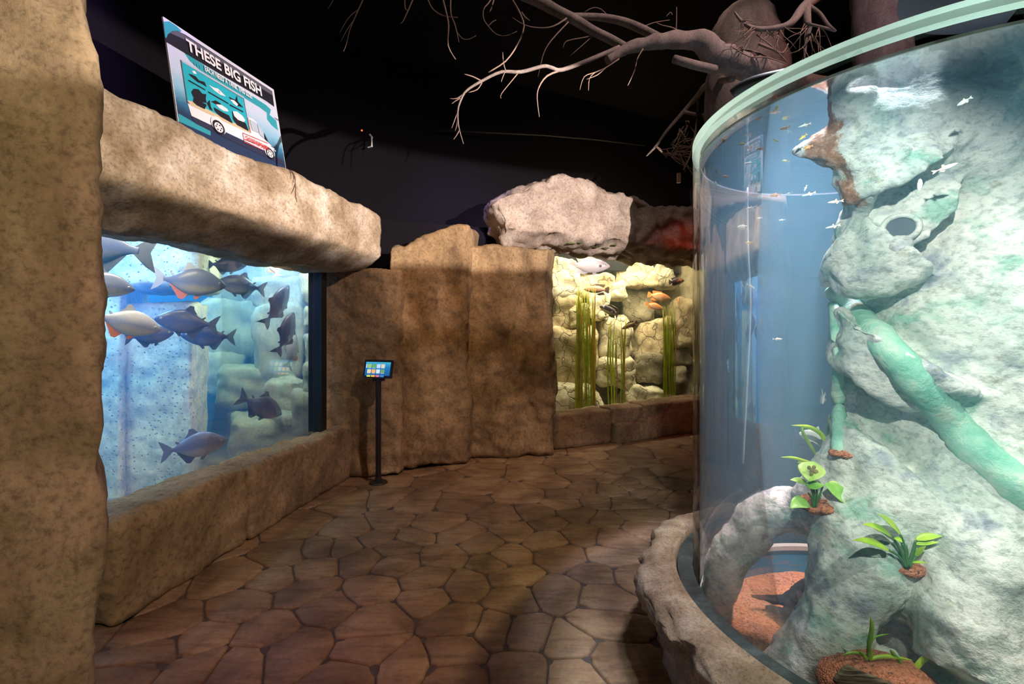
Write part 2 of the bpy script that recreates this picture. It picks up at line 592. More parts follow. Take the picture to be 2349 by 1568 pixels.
def build_floor():
    rnd = random.Random(3)
    pts = [(FP(x, y).x, FP(x, y).y) for x, y in seeds_px]
    x0, x1, y0, y1 = -3.6, 4.2, 0.2, 7.4
    tries = 0
    while tries < 4000:
        tries += 1
        q = (rnd.uniform(x0, x1), rnd.uniform(y0, y1))
        if min((q[0] - a) ** 2 + (q[1] - b) ** 2 for a, b in pts) > 0.36 ** 2:
            pts.append(q)
    V, Fc, MI, tone = [], [], [], []
    V += [(x0, y0, -0.012), (x1, y0, -0.012), (x1, y1, -0.012), (x0, y1, -0.012)]
    Fc.append((0, 1, 2, 3)); MI.append(1)
    tone += [0.5] * 4
    for i, (a, b) in enumerate(pts):
        poly = [(x0, y0), (x1, y0), (x1, y1), (x0, y1)]
        near = sorted(range(len(pts)), key=lambda j: (pts[j][0] - a) ** 2 + (pts[j][1] - b) ** 2)[1:26]
        for j in near:
            c, d = pts[j]
            nx, ny = c - a, d - b
            mx, my = (a + c) / 2, (b + d) / 2
            out = []
            for k in range(len(poly)):
                p, q = poly[k], poly[(k + 1) % len(poly)]
                sp = (p[0] - mx) * nx + (p[1] - my) * ny
                sq = (q[0] - mx) * nx + (q[1] - my) * ny
                if sp <= 0:
                    out.append(p)
                if sp * sq < 0:
                    t = sp / (sp - sq)
                    out.append((p[0] + t * (q[0] - p[0]), p[1] + t * (q[1] - p[1])))
            poly = out
            if not poly:
                break
        if len(poly) < 3:
            continue
        # round the corners, wobble the sides
        pp = []
        n = len(poly)
        for k in range(n):
            p, q, r = (np.array(poly[(k + d) % n]) for d in (-1, 0, 1))
            for t in (0.26, 0.12):
                pp.append(q + (p - q) * t)
            pp.append(q * 0.84 + (p + r) * 0.08)
            for t in (0.12, 0.26, 0.5):
                pp.append(q + (r - q) * t)
        cen = np.mean(pp, axis=0)
        wob = lambda v: v + 0.022 * np.array([noise.noise(Vector((v[0] * 5, v[1] * 5, 3.1))), noise.noise(Vector((v[0] * 5, v[1] * 5, 9.7)))])
        tn = rnd.random()
        tilt = Vector((rnd.uniform(-1, 1), rnd.uniform(-1, 1))) * 0.006
        base = len(V)
        m_ = len(pp)
        for ring, (ins, z) in enumerate(((0.0035, -0.0125), (0.007, -0.004), (0.016, 0.0))):
            for v in pp:
                d = v - cen
                L = np.linalg.norm(d)
                u = cen + d * max(0.2, 1 - ins / max(L, 1e-4))
                u = wob(u)
                V.append((u[0], u[1], z + (tilt.x * d[0] + tilt.y * d[1] if ring else 0)))
                tone.append(tn)
        V.append((cen[0], cen[1], 0.001)); tone.append(tn)
        for ring in range(2):
            for k in range(m_):
                k2 = (k + 1) % m_
                Fc.append((base + ring * m_ + k, base + ring * m_ + k2, base + (ring + 1) * m_ + k2, base + (ring + 1) * m_ + k))
                MI.append(0)
        for k in range(m_):
            Fc.append((base + 2 * m_ + k, base + 2 * m_ + (k + 1) % m_, base + 3 * m_)); MI.append(0)
    o = obj('floor', V, Fc, [M['stone'], M['mortar']], smooth=True, mi=MI)
    a = o.data.attributes.new('tone', 'FLOAT', 'POINT')
    a.data.foreach_set('value', tone)
    o['kind'] = 'structure'
build_floor()
o = obj('floor_slab', [(-5, -3, -0.03), (7, -3, -0.03), (7, 9, -0.03), (-5, 9, -0.03)], [(0, 1, 2, 3)], M['mortar'], smooth=False, solid=0.02); o['kind'] = 'structure'

# ------------------------------------------------------------------ rockwork of the room
def rock(name, label, cat, VF, mat, group=None):
    return prop(obj(name, VF[0], VF[1], mat), label, cat, group)

def HC(a00, a01, a10, a11, z0, z1):
    """footprint corners (x-,y-) (x-,y+) (x+,y-) (x+,y+)"""
    return [Vector((a[0], a[1], z)) for a in (a00, a01, a10, a11) for z in (z0, z1)]

# near left pillar: its right side follows the photographed outline
out_pts = [(3.6, 205), (-300, 205), (-60, 212), (60, 222), (150, 240), (215, 249), (330, 247), (450, 236), (560, 236), (700, 250), (900, 259), (1060, 266), (1110, 270), (1200, 258), (1350, 240), (1568, 226), (1800, 224)][1:]
def near_post(p):
    q = p.copy()
    py = HY + (EYE - p.z) * F / 1.62
    xs = np.interp(py, [a for a, b in out_pts], [b for a, b in out_pts])
    dx = (xs - 243) / F * 1.62
    wgt = max(0, min(1, (p.x + 2.6) / 1.1))
    q.x += dx * wgt
    return q
c = HC((-3.1, 1.02), (-3.1, 2.1), (-1.38, 1.52), (-1.93, 2.06), 0, 4.2)
rock('rock_pillar', 'tall ochre rock pillar filling the left edge, nearest the viewer', 'rock pillar',
     hexrock(c, (40, 22, 90), (0.07, 0.2, 0.03), ((1.1, 0.05), (5, 0.018), (16, 0.008)), 1, near_post), M['pillar_near'])

# lintel over the left window
def beam_post(p):
    q = p.copy()
    t = (p - W0).dot(WN)
    if p.z < 2.24 and t < 0.02:
        k = (2.24 - p.z) / 0.18
        q -= WN * (t * 0.72 * min(1, k) ** 1.2)
    return q
bl = [LT(-0.75, 0.30, 0), LT(2.30, 0.22, 0), LT(-0.55, -0.36, 0), LT(2.24, -0.42, 0)]
c = [Vector((b.x, b.y, z)) for b in (bl[0], bl[1], bl[2], bl[3]) for z in (2.055, 2.69)]
rock('stone_lintel', 'long pale stone lintel above the blue tank window with poster on top', 'stone lintel',
     hexrock(c, (24, 90, 24), (0.28, 0.03, 0.22), ((1.6, 0.045), (6, 0.012), (22, 0.007)), 2, beam_post), M['beam'])

# low stone blocks under the left window
def sill(x, label, f0, f1, ztop, seed):
    b0 = LT((Vector((f0[0], f0[1], 0)) - W0).dot(WD), 0.06, 0)
    b1 = LT((Vector((f1[0], f1[1], 0)) - W0).dot(WD), 0.06, 0)
    c = HC((b0.x, b0.y), (b1.x, b1.y), f0, f1, -0.01, ztop)
    rock('sill_block', label, 'stone block', hexrock(c, (14, 34, 20), (0.3, 0.12, 0.2), ((2.2, 0.03), (8, 0.012), (24, 0.005)), seed), M['sill'], 'low stone blocks under the blue window')
sill(0, 'longest brown stone block under the blue window, beside the near pillar', (-1.97, 2.24), (-1.86, 3.22), 0.535, 5)
sill(1, 'middle stone block under the blue window, with dark blotches', (-1.84, 3.2), (-1.74, 3.84), 0.53, 6)
sill(2, 'round-ended stone block under the blue window, next to the tablet stand', (-1.75, 3.8), (-1.62, 4.62), 0.52, 7)

# rock pillars in the middle
c = HC((-1.98, 4.56), (-2.0, 5.1), (-1.14, 4.62), (-1.14, 5.25), 0, 2.10)
rock('rock_slab', 'lower grey-brown rock slab right of the blue window, behind tablet stand', 'rock slab',
     hexrock(c, (40, 16, 80), (0.06, 0.3, 0.03), ((1.5, 0.04), (6, 0.02), (20, 0.006)), 11), M['pillar'])
def pa_post(p):
    q = p.copy()
    if p.z > 2.2:
        u = (p.x + 1.2) / 0.75
        q.z += max(0, min(1, u * 1.5 - 0.1)) * 0.28 * min(1, (p.z - 2.2) / 0.15)
        q.y += (p.z - 2.2) * 0.4
    return q
c = HC((-1.29, 4.70), (-1.25, 5.35), (-0.475, 5.02), (-0.44, 5.6), 0, 2.38)
rock('rock_pillar', 'tall orange-brown rock pillar directly right of the tablet stand', 'rock pillar',
     hexrock(c, (44, 22, 90), (0.09, 0.3, 0.05), ((1.5, 0.05), (6, 0.02), (20, 0.007)), 12, pa_post), M['pillar'])
def pb_post(p):
    q = p.copy()
    q.x += 0.04 * math.sin(p.z * 2.4 + 0.3) * max(0, min(1, (p.x + 0.1) / 0.4))
    if abs(p.x - 0.17) < 0.12:
        q.y += 0.05 * (1 - abs(p.x - 0.17) / 0.12)
    return q
c = HC((-0.56, 5.22), (-0.5, 5.9), (0.47, 5.34), (0.56, 5.95), 0, 2.47)
rock('rock_pillar', 'reddish-brown grooved rock pillar at left edge of the yellow tank window', 'rock pillar',
     hexrock(c, (48, 20, 90), (0.09, 0.3, 0.05), ((1.5, 0.05), (6, 0.022), (20, 0.007)), 13, pb_post), M['pillar'])

# lintel over the right window
def b2_post(p):
    q = p.copy()
    s = (p - R0).dot(RD); t = (p - R0).dot(RN)
    f = max(0, min(1, (p.z - 2.47) / 0.9))
    if s < 0:
        q.z += s * 0.45 * f ** 1.5
        q += RD * (0.28 * max(0, 0.62 - f) * min(1, -s / 0.5))
    else:
        q.z -= (min(s, 0.55) * 0.25 + max(0, s - 0.55) * 0.06) * f
    if p.z < 2.62 and t < 0.1:
        q -= RN * ((t - 0.1) * 0.45 * min(1, (2.62 - p.z) / 0.15))
    return q
bl = [RT(-0.92, -0.45, 0), RT(-0.82, 0.16, 0), RT(3.3, -0.50, 0), RT(3.3, 0.16, 0)]
c = [Vector((b.x, b.y, z)) for b in bl for z in (2.47, 3.36)]
rock('stone_lintel', 'huge pale rough-ended stone lintel above the yellow tank window', 'stone lintel',
     hexrock(c, (96, 24, 32), (0.06, 0.3, 0.2), ((1.4, 0.07), (5, 0.05), (14, 0.02)), 21, b2_post, facet=0.09), M['beam2'])
# moss on its underside
M['moss'] = plain('green_moss', (0.07, 0.10, 0.02), 0.9, nz=0.5)
mb = MB()
rm = random.Random(5)
for k in range(46):
    s = 0.1 + rm.random() ** 1.3 * 1.0
    p = RT(s, -0.32 + rm.uniform(-0.06, 0.16), 2.545 + rm.uniform(-0.03, 0.03) - 0.0)
    mb.sphere(p, (rm.uniform(0.02, 0.06), rm.uniform(0.02, 0.04), rm.uniform(0.005, 0.012)), 8, 5)
prop(mb.build('moss', M['moss']), 'dark green moss streaks on underside of the huge lintel', 'moss', kind='stuff')

# stones below the right window
def rsill(label, s0, s1, z0, z1, t0, seed):
    a, b, d, e = RT(s0, t0, 0), RT(s0, 0.10, 0), RT(s1, t0, 0), RT(s1, 0.10, 0)
    c = HC((a.x, a.y), (b.x, b.y), (d.x, d.y), (e.x, e.y), z0, z1)
    rock('sill_stone', label, 'stone block', hexrock(c, (24, 12, 16), (0.16, 0.3, 0.22), ((2.2, 0.03), (9, 0.012)), seed), M['sill'], 'stones under the yellow window')
rsill('wide orange-brown sill stone under left half of the yellow window', -0.05, 0.86, -0.01, 0.45, -0.22, 31)
rsill('upper wedge stone of the pile under the yellow window', 0.84, 1.36, 0.24, 0.46, -0.24, 32)
rsill('lower squarish stone beneath the wedge stone, yellow window', 0.86, 1.28, -0.01, 0.27, -0.28, 33)
rsill('dark squarish stone near the middle under the yellow window', 1.26, 1.66, -0.01, 0.30, -0.27, 34)
rsill('flat brown stone topping the dark squarish stone, yellow window', 1.34, 1.85, 0.26, 0.48, -0.25, 35)
rsill('red-lit long stone under yellow window, beside the round tank', 1.64, 3.1, -0.01, 0.49, -0.24, 36)

# ------------------------------------------------------------------ left window tank
def quadbox(a, b, z0, z1, th, nrm):
    mb = MB()
    V = [a + Vector((0, 0, z0)), b + Vector((0, 0, z0)), b + Vector((0, 0, z1)), a + Vector((0, 0, z1))]
    V += [v + nrm * th for v in V]
    mb.add(V, [(0, 1, 2, 3), (7, 6, 5, 4), (0, 4, 5, 1), (1, 5, 6, 2), (2, 6, 7, 3), (3, 7, 4, 0)])
    return mb
o = quadbox(LT(-0.35, 0.02, 0), LT(1.80, 0.02, 0), 0.40, 2.20, 0.03, WN).build('window_1', M['glass'], smooth=False); o['kind'] = 'structure'
o = quadbox(LT(1.80, -0.02, 0), LT(1.875, -0.02, 0), 0.40, 2.16, 0.10, WN).build('trim_1', M['black'], smooth=False); o['kind'] = 'structure'
M['tank_blue'] = plain('blue_tank_liner', (0.03, 0.13, 0.42), 0.8, nz=0.2)
mb = MB()
def panel(mb, pts):
    mb.add(pts, [tuple(range(len(pts)))])
zt, zb_ = 2.5, -0.15
panel(mb, [LT(-0.9, 3.7, zb_), LT(4.9, 3.7, zb_), LT(4.9, 3.7, zt), LT(-0.9, 3.7, zt)])
panel(mb, [LT(-0.9, 0.08, zb_), LT(-0.9, 3.7, zb_), LT(-0.9, 3.7, zt), LT(-0.9, 0.08, zt)])
panel(mb, [LT(4.9, 0.1, zb_), LT(4.9, 3.7, zb_), LT(4.9, 3.7, zt), LT(4.9, 0.1, zt)])
o = mb.build('wall_tank_left', M['tank_blue'], smooth=False, solid=0.04); o['kind'] = 'structure'
mb = MB(); panel(mb, [LT(-0.9, 0.08, zt), LT(4.9, 0.08, zt), LT(4.9, 0.5, zt), LT(-0.9, 0.62, zt)])
o = mb.build('ceiling_tank_left', M['wall'], smooth=False, solid=0.03); o['kind'] = 'structure'
# the strip behind the slab that closes the tank towards the walkway
o = quadbox(LT(1.88, 0.14, 0), LT(4.9, 0.12, 0), -0.15, 2.5, 0.05, WN).build('wall_tank_side', M['wall'], smooth=False); o['kind'] = 'structure'
M['tank_sand'] = rockmat('pale_tank_bed', (0.45, 0.50, 0.42), (0.62, 0.66, 0.56), (0.75, 0.78, 0.66), (0.4, 0.45, 0.4), 2.0, 0.62, False, bmp=0.5)
mb = MB(); panel(mb, [LT(-0.9, 0.06, zb_), LT(4.9, 0.06, zb_), LT(4.9, 3.7, zb_), LT(-0.9, 3.7, zb_)])
o = mb.build('floor_tank_left', M['tank_sand'], smooth=False, solid=0.03); o['kind'] = 'structure'
mb = MB()
V = [LT(s, t, z) for s in (-0.88, 4.85) for t in (0.06, 3.65) for z in (-0.12, 2.30)]
mb.add(V, [(0, 1, 3, 2), (4, 6, 7, 5), (0, 4, 5, 1), (2, 3, 7, 6), (0, 2, 6, 4), (1, 5, 7, 3)])
prop(mb.build('tank_water', M['water_left'], smooth=False), 'hazy blue water filling the left window tank', 'water', kind='stuff')

# dimpled pale slabs inside
def dimplemat():
    m, nt, bs = newmat('dimpled_limestone')
    pos = wpos(nt)
    n1 = tex_noise(nt, 5, 5, 0.6, pos)
    n2 = tex_noise(nt, 26, 5, 0.7, pos)
    vo = nd(nt, 'ShaderNodeTexVoronoi'); vo.inputs['Scale'].default_value = 24
    nt.links.new(pos, vo.inputs['Vector'])
    dim = ramp(nt, [(0.12, (0, 0, 0)), (0.26, (1, 1, 1))], vo.outputs['Distance'])
    c = ramp(nt, [(0.32, (0.46, 0.46, 0.38)), (0.5, (0.70, 0.70, 0.58)), (0.7, (0.80, 0.80, 0.68))], n1)
    c = mixc(nt, c, ramp(nt, [(0.36, (0.6, 0.6, 0.55)), (0.6, (1.05, 1.05, 1.0))], n2), 0.7, 'MULTIPLY')
    c = mixc(nt, (0.30, 0.33, 0.30), c, dim)
    nt.links.new(c, bs.inputs['Base Color'])
    bs.inputs['Roughness'].default_value = 0.9
    bump(nt, bs, math_(nt, 'ADD', dim, math_(nt, 'MULTIPLY', n2, 0.5)), 0.6, 0.015)
    return m
M['dimple'] = dimplemat()
D1 = 4.15
rock('tank_slab', 'dimpled pale upright slab in the blue tank with dark gap on its left', 'rock slab',
     hexrock(pbox(284, 442, 692, 1160, D1, 0.7, -0.45), (30, 14, 70), (0.08, 0.3, 0.04), ((2.5, 0.02), (9, 0.012)), 41), M['dimple'])
rock('tank_slab', 'pale upright slab at far left of the blue tank, behind near pillar', 'rock slab',
     hexrock(pbox(120, 279, 650, 1190, D1 - 0.1, 0.7, -0.45), (30, 14, 70), (0.08, 0.3, 0.04), ((2.5, 0.02), (9, 0.012)), 42), M['dimple'])
rock('tank_slab', 'dimpled pale slab across the top of the blue tank', 'rock slab',
     hexrock(pbox(60, 470, 440, 662, D1 - 0.15, 0.8, -0.45), (50, 14, 30), (0.06, 0.3, 0.14), ((2.5, 0.02), (9, 0.012)), 43), M['dimple'])

M['boulder'] = rockmat('tank_boulder', (0.34, 0.36, 0.30), (0.56, 0.57, 0.47), (0.70, 0.71, 0.58), (0.28, 0.30, 0.26), 2.0, 0.60, False, bmp=0.5)
def boulder(label, box, Y, dY, seed, mat, group, rnd=0.5, amp=0.03, name='boulder', skew=0.0, facet=0.0, jit=0.06):
    x0, x1, y0, y1 = box
    c = pbox(x0, x1, y0, y1, Y, dY, skew)
    r = random.Random(seed)
    wdt = (x1 - x0) / F * Y
    for v in c:
        v.x += r.uniform(-jit, jit) * wdt; v.z += r.uniform(-jit, jit) * wdt
    rock(name, label, 'boulder', hexrock(c, 14, rnd, ((3.0, amp), (10, amp * 0.4)), seed, facet=facet), mat, group)
G1 = 'boulders stacked at the right end of the blue tank'
for i, (lb, bx, Y, dY) in enumerate([
    ('topmost tall boulder at right edge of the blue tank', (690, 735, 612, 700), 5.05, .4),
    ('small squarish boulder second from top at right edge, blue tank', (696, 738, 702, 760), 5.0, .4),
    ('rounded boulder third from top at right edge, blue tank', (696, 738, 766, 836), 5.0, .4),
    ('upright oval boulder fourth down at right edge, blue tank', (697, 738, 838, 908), 4.95, .4),
    ('big blocky pale boulder at bottom right of the blue tank', (670, 740, 904, 992), 4.9, .45),
    ('pebble wedged between big boulders at lower right, blue tank', (670, 699, 876, 904), 5.1, .25),
    ('largest pale boulder in the right half of the blue tank, behind upright fish', (580, 694, 704, 872), 5.5, .6),
    ('broad flat boulder above the largest boulder, blue tank', (588, 694, 640, 704), 5.6, .6),
    ('wide slab boulder just under the lintel, right part of blue tank', (555, 700, 570, 640), 5.65, .6),
    ('grey-green boulder behind the fish with raised tail', (606, 674, 872, 958), 5.15, .45),
    ('flat pebble below the fish with raised tail', (633, 673, 955, 976), 4.95, .2),
    ('pale long boulder left of the fish with raised tail', (498, 614, 846, 936), 5.55, .6),
    ('low bottom boulder along the tank bed, under the fish with raised tail', (520, 690, 964, 1060), 5.1, .5),
    ('deep blue-lit upper boulder in the hazy back of the blue tank', (490, 585, 560, 690), 6.3, .5),
    ('deep blue-lit middle boulder in the hazy back of the blue tank', (455, 592, 700, 812), 6.2, .6),
    ('deep blue-lit lower boulder in the hazy back of the blue tank', (455, 560, 812, 900), 6.1, .6)]):
    bx = (bx[0] - 6, bx[1] + 6, bx[2] - 5, bx[3] + 5) if bx[1] - bx[0] > 60 else bx
    boulder(lb, bx, Y, dY, 50 + i, M['boulder'], G1, 0.34, 0.05, skew=-0.4, jit=0.07)

# ------------------------------------------------------------------ fish
def finmesh(mb, pts, th, m):
    n = len(pts)
    V = [Vector((x, th, z)) for x, z in pts] + [Vector((x, -th, z)) for x, z in pts]
    mb.add(V, [tuple(range(n)), tuple(range(2 * n - 1, n - 1, -1))] + [(i, (i + 1) % n, n + (i + 1) % n, n + i) for i in range(n)], m)

def fishmesh(name, prof, wid, fins, mats, th=0.006, nseg=16, bend=0.0):
    """unit fish, head at x=+0.5, tail tip at x=-0.5; prof: (x, z_low, z_high); wid: max half width"""
    mb = MB()
    pr = [tuple(float(x) for x in p) for p in resample(prof, 4)]
    hmax = max((p[2] - p[1]) / 2 for p in pr)
    V, Fc = [], []
    for (x, lo, hi) in pr:
        h = max(0.002, (hi - lo) / 2); c = (hi + lo) / 2
        wd = wid * (h / hmax) ** 0.7 * (1 if x > -0.15 else max(0.25, (x + 0.5) / 0.35))
        for k in range(nseg):
            a = 2 * math.pi * k / nseg
            V.append(Vector((x, wd * math.sin(a), c + h * math.cos(a))))
    n = len(pr)
    for i in range(n - 1):
        for k in range(nseg):
            k2 = (k + 1) % nseg
            Fc.append((i * nseg + k, i * nseg + k2, (i + 1) * nseg + k2, (i + 1) * nseg + k))
    Fc.append(tuple(range(nseg))); Fc.append(tuple(range((n - 1) * nseg, n * nseg))[::-1])
    mb.add(V, Fc, 0)
    for pts, m in fins:
        finmesh(mb, pts, th, m)
    if bend:
        for v in mb.V:
            v.y += bend * min(0, v.x) ** 2 * 4
    me = bpy.data.meshes.new(name)
    me.from_pydata([tuple(v) for v in mb.V], [], mb.F)
    for m in mats:
        me.materials.append(m)
    me.polygons.foreach_set('material_index', mb.M)
    me.polygons.foreach_set('use_smooth', [i < len(Fc) for i in range(len(mb.F))])
    me.update()
    bm = bmesh.new(); bm.from_mesh(me); bmesh.ops.recalc_face_normals(bm, faces=bm.faces); bm.to_mesh(me); bm.free()
    return me

def skin(name, back, flank, belly, z0=-0.14, z1=0.16, rough=0.35, spots=None):
    m, nt, bs = newmat(name)
    tc = nd(nt, 'ShaderNodeTexCoord')
    sp = nd(nt, 'ShaderNodeSeparateXYZ'); nt.links.new(tc.outputs['Object'], sp.inputs[0])
    mr = nd(nt, 'ShaderNodeMapRange'); mr.inputs[1].default_value = z0; mr.inputs[2].default_value = z1
    nt.links.new(sp.outputs[2], mr.inputs[0])
    n = tex_noise(nt, 9, 4, 0.6, tc.outputs['Object'])
    f = math_(nt, 'ADD', mr.outputs[0], math_(nt, 'MULTIPLY', math_(nt, 'SUBTRACT', n, 0.5), 0.35))
    c = ramp(nt, [(0.08, belly), (0.38, flank), (0.85, back)], f)
    vo = nd(nt, 'ShaderNodeTexVoronoi'); vo.inputs['Scale'].default_value = 46
    nt.links.new(tc.outputs['Object'], vo.inputs['Vector'])
    c = mixc(nt, c, ramp(nt, [(0.2, (0.8, 0.8, 0.8)), (0.6, (1.1, 1.1, 1.1))], vo.outputs['Distance']), 0.4, 'MULTIPLY')
    if spots:
        c = mixc(nt, c, spots, ramp(nt, [(0.56, (0, 0, 0)), (0.62, (1, 1, 1))], tex_noise(nt, 6, 2, 0.5, tc.outputs['Object'])))
    nt.links.new(c, bs.inputs['Base Color'])
    bs.inputs['Roughness'].default_value = rough
    return m

PACU = [(0.5, -0.03, 0.0), (0.46, -0.075, 0.045), (0.38, -0.13, 0.11), (0.26, -0.19, 0.185), (0.10, -0.225, 0.225), (-0.04, -0.205, 0.195), (-0.16, -0.135, 0.125), (-0.25, -0.07, 0.065), (-0.31, -0.04, 0.04), (-0.35, -0.045, 0.045)]
PFINS = [([(-0.32, 0.04), (-0.43, 0.15), (-0.50, 0.20), (-0.455, 0.05), (-0.44, 0.0), (-0.46, -0.06), (-0.50, -0.19), (-0.42, -0.14), (-0.32, -0.04)], 1),
         ([(0.08, 0.215), (0.0, 0.31), (-0.06, 0.30), (-0.07, 0.24), (-0.13, 0.15), (-0.05, 0.18)], 1),
         ([(0.0, -0.20), (-0.08, -0.30), (-0.14, -0.29), (-0.19, -0.20), (-0.27, -0.06), (-0.1, -0.14)], 2),
         ([(0.18, -0.20), (0.10, -0.29), (0.06, -0.27), (0.09, -0.21)], 2),
         ([(-0.2, 0.09), (-0.26, 0.135), (-0.27, 0.11), (-0.24, 0.07)], 1)]
def eye_mesh(name, mat, mat2):
    mb = MB(); mb.sphere((0, 0, 0), (1, 0.45, 1), 12, 8, 0); mb.sphere((0, 0, 0), (0.55, 0.62, 0.55), 10, 6, 1)
    me = bpy.data.meshes.new(name); me.from_pydata([tuple(v) for v in mb.V], [], mb.F)
    me.materials.append(mat); me.materials.append(mat2); me.polygons.foreach_set('material_index', mb.M)
    me.polygons.foreach_set('use_smooth', [True] * len(mb.F)); me.update()
    return me
M['eye_white'] = plain('fish_eye_rim', (0.55, 0.58, 0.62), 0.2)
M['eye_black'] = plain('fish_pupil', (0.008, 0.008, 0.01), 0.15)
EYE_ME = eye_mesh('fish_eye', M['eye_white'], M['eye_black'])
sk_dark = skin('slate_fish_skin', (0.05, 0.06, 0.12), (0.07, 0.085, 0.19), (0.16, 0.15, 0.18))
sk_mid = skin('silver_blue_fish_skin', (0.17, 0.19, 0.33), (0.17, 0.20, 0.38), (0.45, 0.40, 0.34))
sk_pale = skin('silver_fish_skin', (0.55, 0.56, 0.70), (0.32, 0.35, 0.56), (0.55, 0.52, 0.50))
fin_dark = plain('dark_fin', (0.05, 0.06, 0.10), 0.6)
fin_mid = plain('grey_fin', (0.17, 0.20, 0.36), 0.6)
fin_pale = plain('pale_fin', (0.50, 0.53, 0.68), 0.6)
fin_orange = plain('orange_fin', (0.75, 0.20, 0.08), 0.6)
ME = {}
ME['dark'] = fishmesh('pacu_dark', PACU, 0.085, PFINS, [sk_dark, fin_dark, fin_dark], bend=0.10)
ME['mid'] = fishmesh('pacu_mid', PACU, 0.085, PFINS, [sk_mid, fin_mid, fin_dark], bend=-0.08)
ME['orange'] = fishmesh('pacu_orange', PACU, 0.085, PFINS, [sk_mid, fin_pale, fin_orange], bend=0.05)
ME['pale'] = fishmesh('pacu_pale', PACU, 0.085, PFINS, [sk_pale, fin_pale, fin_orange])

def fish_matrix(loc, L, deg, yaw=0.0, roll=None):
    d = Vector((loc.x, loc.y, 0)).normalized()
    R = Vector((d.y, -d.x, 0))
    U = Vector((0, 0, 1))
    a, b = math.radians(deg), math.radians(yaw)
    h = (R * math.cos(a) + U * math.sin(a)) * math.cos(b) + d * math.sin(b)
    h.normalize()
    hint = U if roll is None else (-d - R * 0.75) if roll == 'back' else (R * math.cos(math.radians(roll)) + U * math.sin(math.radians(roll)))
    z = (hint - h * hint.dot(h)).normalized()
    y = z.cross(h)
    m = Matrix((h, y, z)).transposed().to_4x4()
    return Matrix.Translation(loc) @ m @ Matrix.Diagonal((L, L, L, 1))

def put_fish(name, mesh, label, cat, group, loc, L, deg, yaw=0, roll=None, eyes=None):
    o = bpy.data.objects.new(name, mesh)
    COL.objects.link(o)
    o.matrix_world = fish_matrix(loc, L, deg, yaw, roll)
    prop(o, label, cat, group)
    if eyes:
        ex, ey, ez, er = eyes
        for s in (-1, 1):
            e = bpy.data.objects.new('eye', EYE_ME)
            COL.objects.link(e)
            e.parent = o
            e.location = (ex, s * ey, ez)
            e.scale = (er, er, er)
    return o

PE = (0.405, 0.046, 0.01, 0.020)
def window_Y(px):
    """depth where that pixel column meets the left pane"""
    k = (px - CX) / F
    # W0.x + s*WD.x = k*(W0.y+s*WD.y)
    s = (k * W0.y - W0.x) / (WD.x - k * WD.y)
    return W0.y + s * WD.y
left_fish = [
    ('dark', 'big dark blue fish cut off by near pillar at top of blue tank, pale tail', 205, 555, 250, 172, 0, None, 0.45),
    ('mid', 'grey-blue fish head poking out from behind the near pillar', 228, 650, 128, -8, 0, None, 0.35),
    ('orange', 'grey fish with orange fins swimming right in middle of blue tank', 436, 645, 140, -4, 0, None, 0.55),
    ('mid', 'lilac fish facing the orange-finned fish nose to nose', 555, 654, 98, 170, 10, None, 0.62),
    ('dark', 'dark fish just beneath the lintel, above the two fish nose to nose', 519, 606, 80, 3, 0, None, 0.75),
    ('pale', 'brightest silver fish beside near pillar, heading down right', 290, 738, 132, -15, 0, None, 0.28),
    ('dark', 'dark blue fish tucked behind the brightest silver fish', 342, 768, 92, 8, 0, None, 0.45),
    ('dark', 'slate fish swimming left across the top of the dimpled slab', 431, 738, 122, 172, 0, None, 0.42),
    ('dark', 'slate fish overlapped by the fish swimming left, showing white eye', 480, 770, 106, 176, 0, None, 0.55),
    ('dark', 'slate fish swimming steeply upward with tail bent left, near tank right end', 637, 700, 108, 66, 15, 'back', 0.55),
    ('dark', 'slate fish swimming straight upward, lower one of the upright pair', 657, 764, 102, 74, 15, 'back', 0.5),
    ('pale', 'bluish white fish with yellow streak behind the upright pair', 668, 805, 80, 78, 25, 'back', 0.7),
    ('dark', 'dark fish with raised forked tail in front of the grey-green boulder', 600, 930, 100, -32, 25, None, 0.5),
    ('mid', 'lavender fish swimming right near the bottom of blue tank', 446, 1021, 128, 5, 0, None, 0.35),
    ('pale', 'slender small fish right under lintel at right part of blue tank', 632, 615, 42, 100, 40, 20, 0.6)]
for kind, lb, px, py, Lp, deg, yaw, roll, off in left_fish:
    Y = window_Y(px) + off + 0.12
    put_fish('pacu_fish', ME[kind], lb, 'fish', 'large fish in the blue tank', P(px, py, Y), Lp / F * Y / max(0.6, math.cos(math.radians(yaw))), deg, yaw, roll, PE)

# ------------------------------------------------------------------ right window tank
o = quadbox(RT(-0.1, 0.0, 0), RT(3.1, 0.0, 0), 0.36, 2.6, 0.03, RN).build('window_2', M['glass'], smooth=False); o['kind'] = 'structure'
M['tank_ochre'] = rockmat('ochre_rockwork', (0.22, 0.17, 0.09), (0.42, 0.35, 0.22), (0.55, 0.48, 0.32), (0.12, 0.10, 0.06), 2.0, 0.58, False, bmp=0.6)
mb = MB()
panel(mb, [RT(-0.35, 2.25, 0.2), RT(3.3, 2.25, 0.2), RT(3.3, 2.25, 2.95), RT(-0.35, 2.25, 2.95)])
panel(mb, [RT(-0.35, 0.3, 0.2), RT(-0.35, 2.25, 0.2), RT(-0.35, 2.25, 2.95), RT(-0.35, 0.3, 2.95)])
panel(mb, [RT(3.3, 0.1, 0.2), RT(3.3, 2.25, 0.2), RT(3.3, 2.25, 2.95), RT(3.3, 0.1, 2.95)])
panel(mb, [RT(-0.35, 0.06, 0.2), RT(3.3, 0.06, 0.2), RT(3.3, 2.25, 0.2), RT(-0.35, 2.25, 0.2)])
o = mb.build('wall_tank_right', M['tank_ochre'], smooth=False, solid=0.04); o['kind'] = 'structure'
mb = MB()
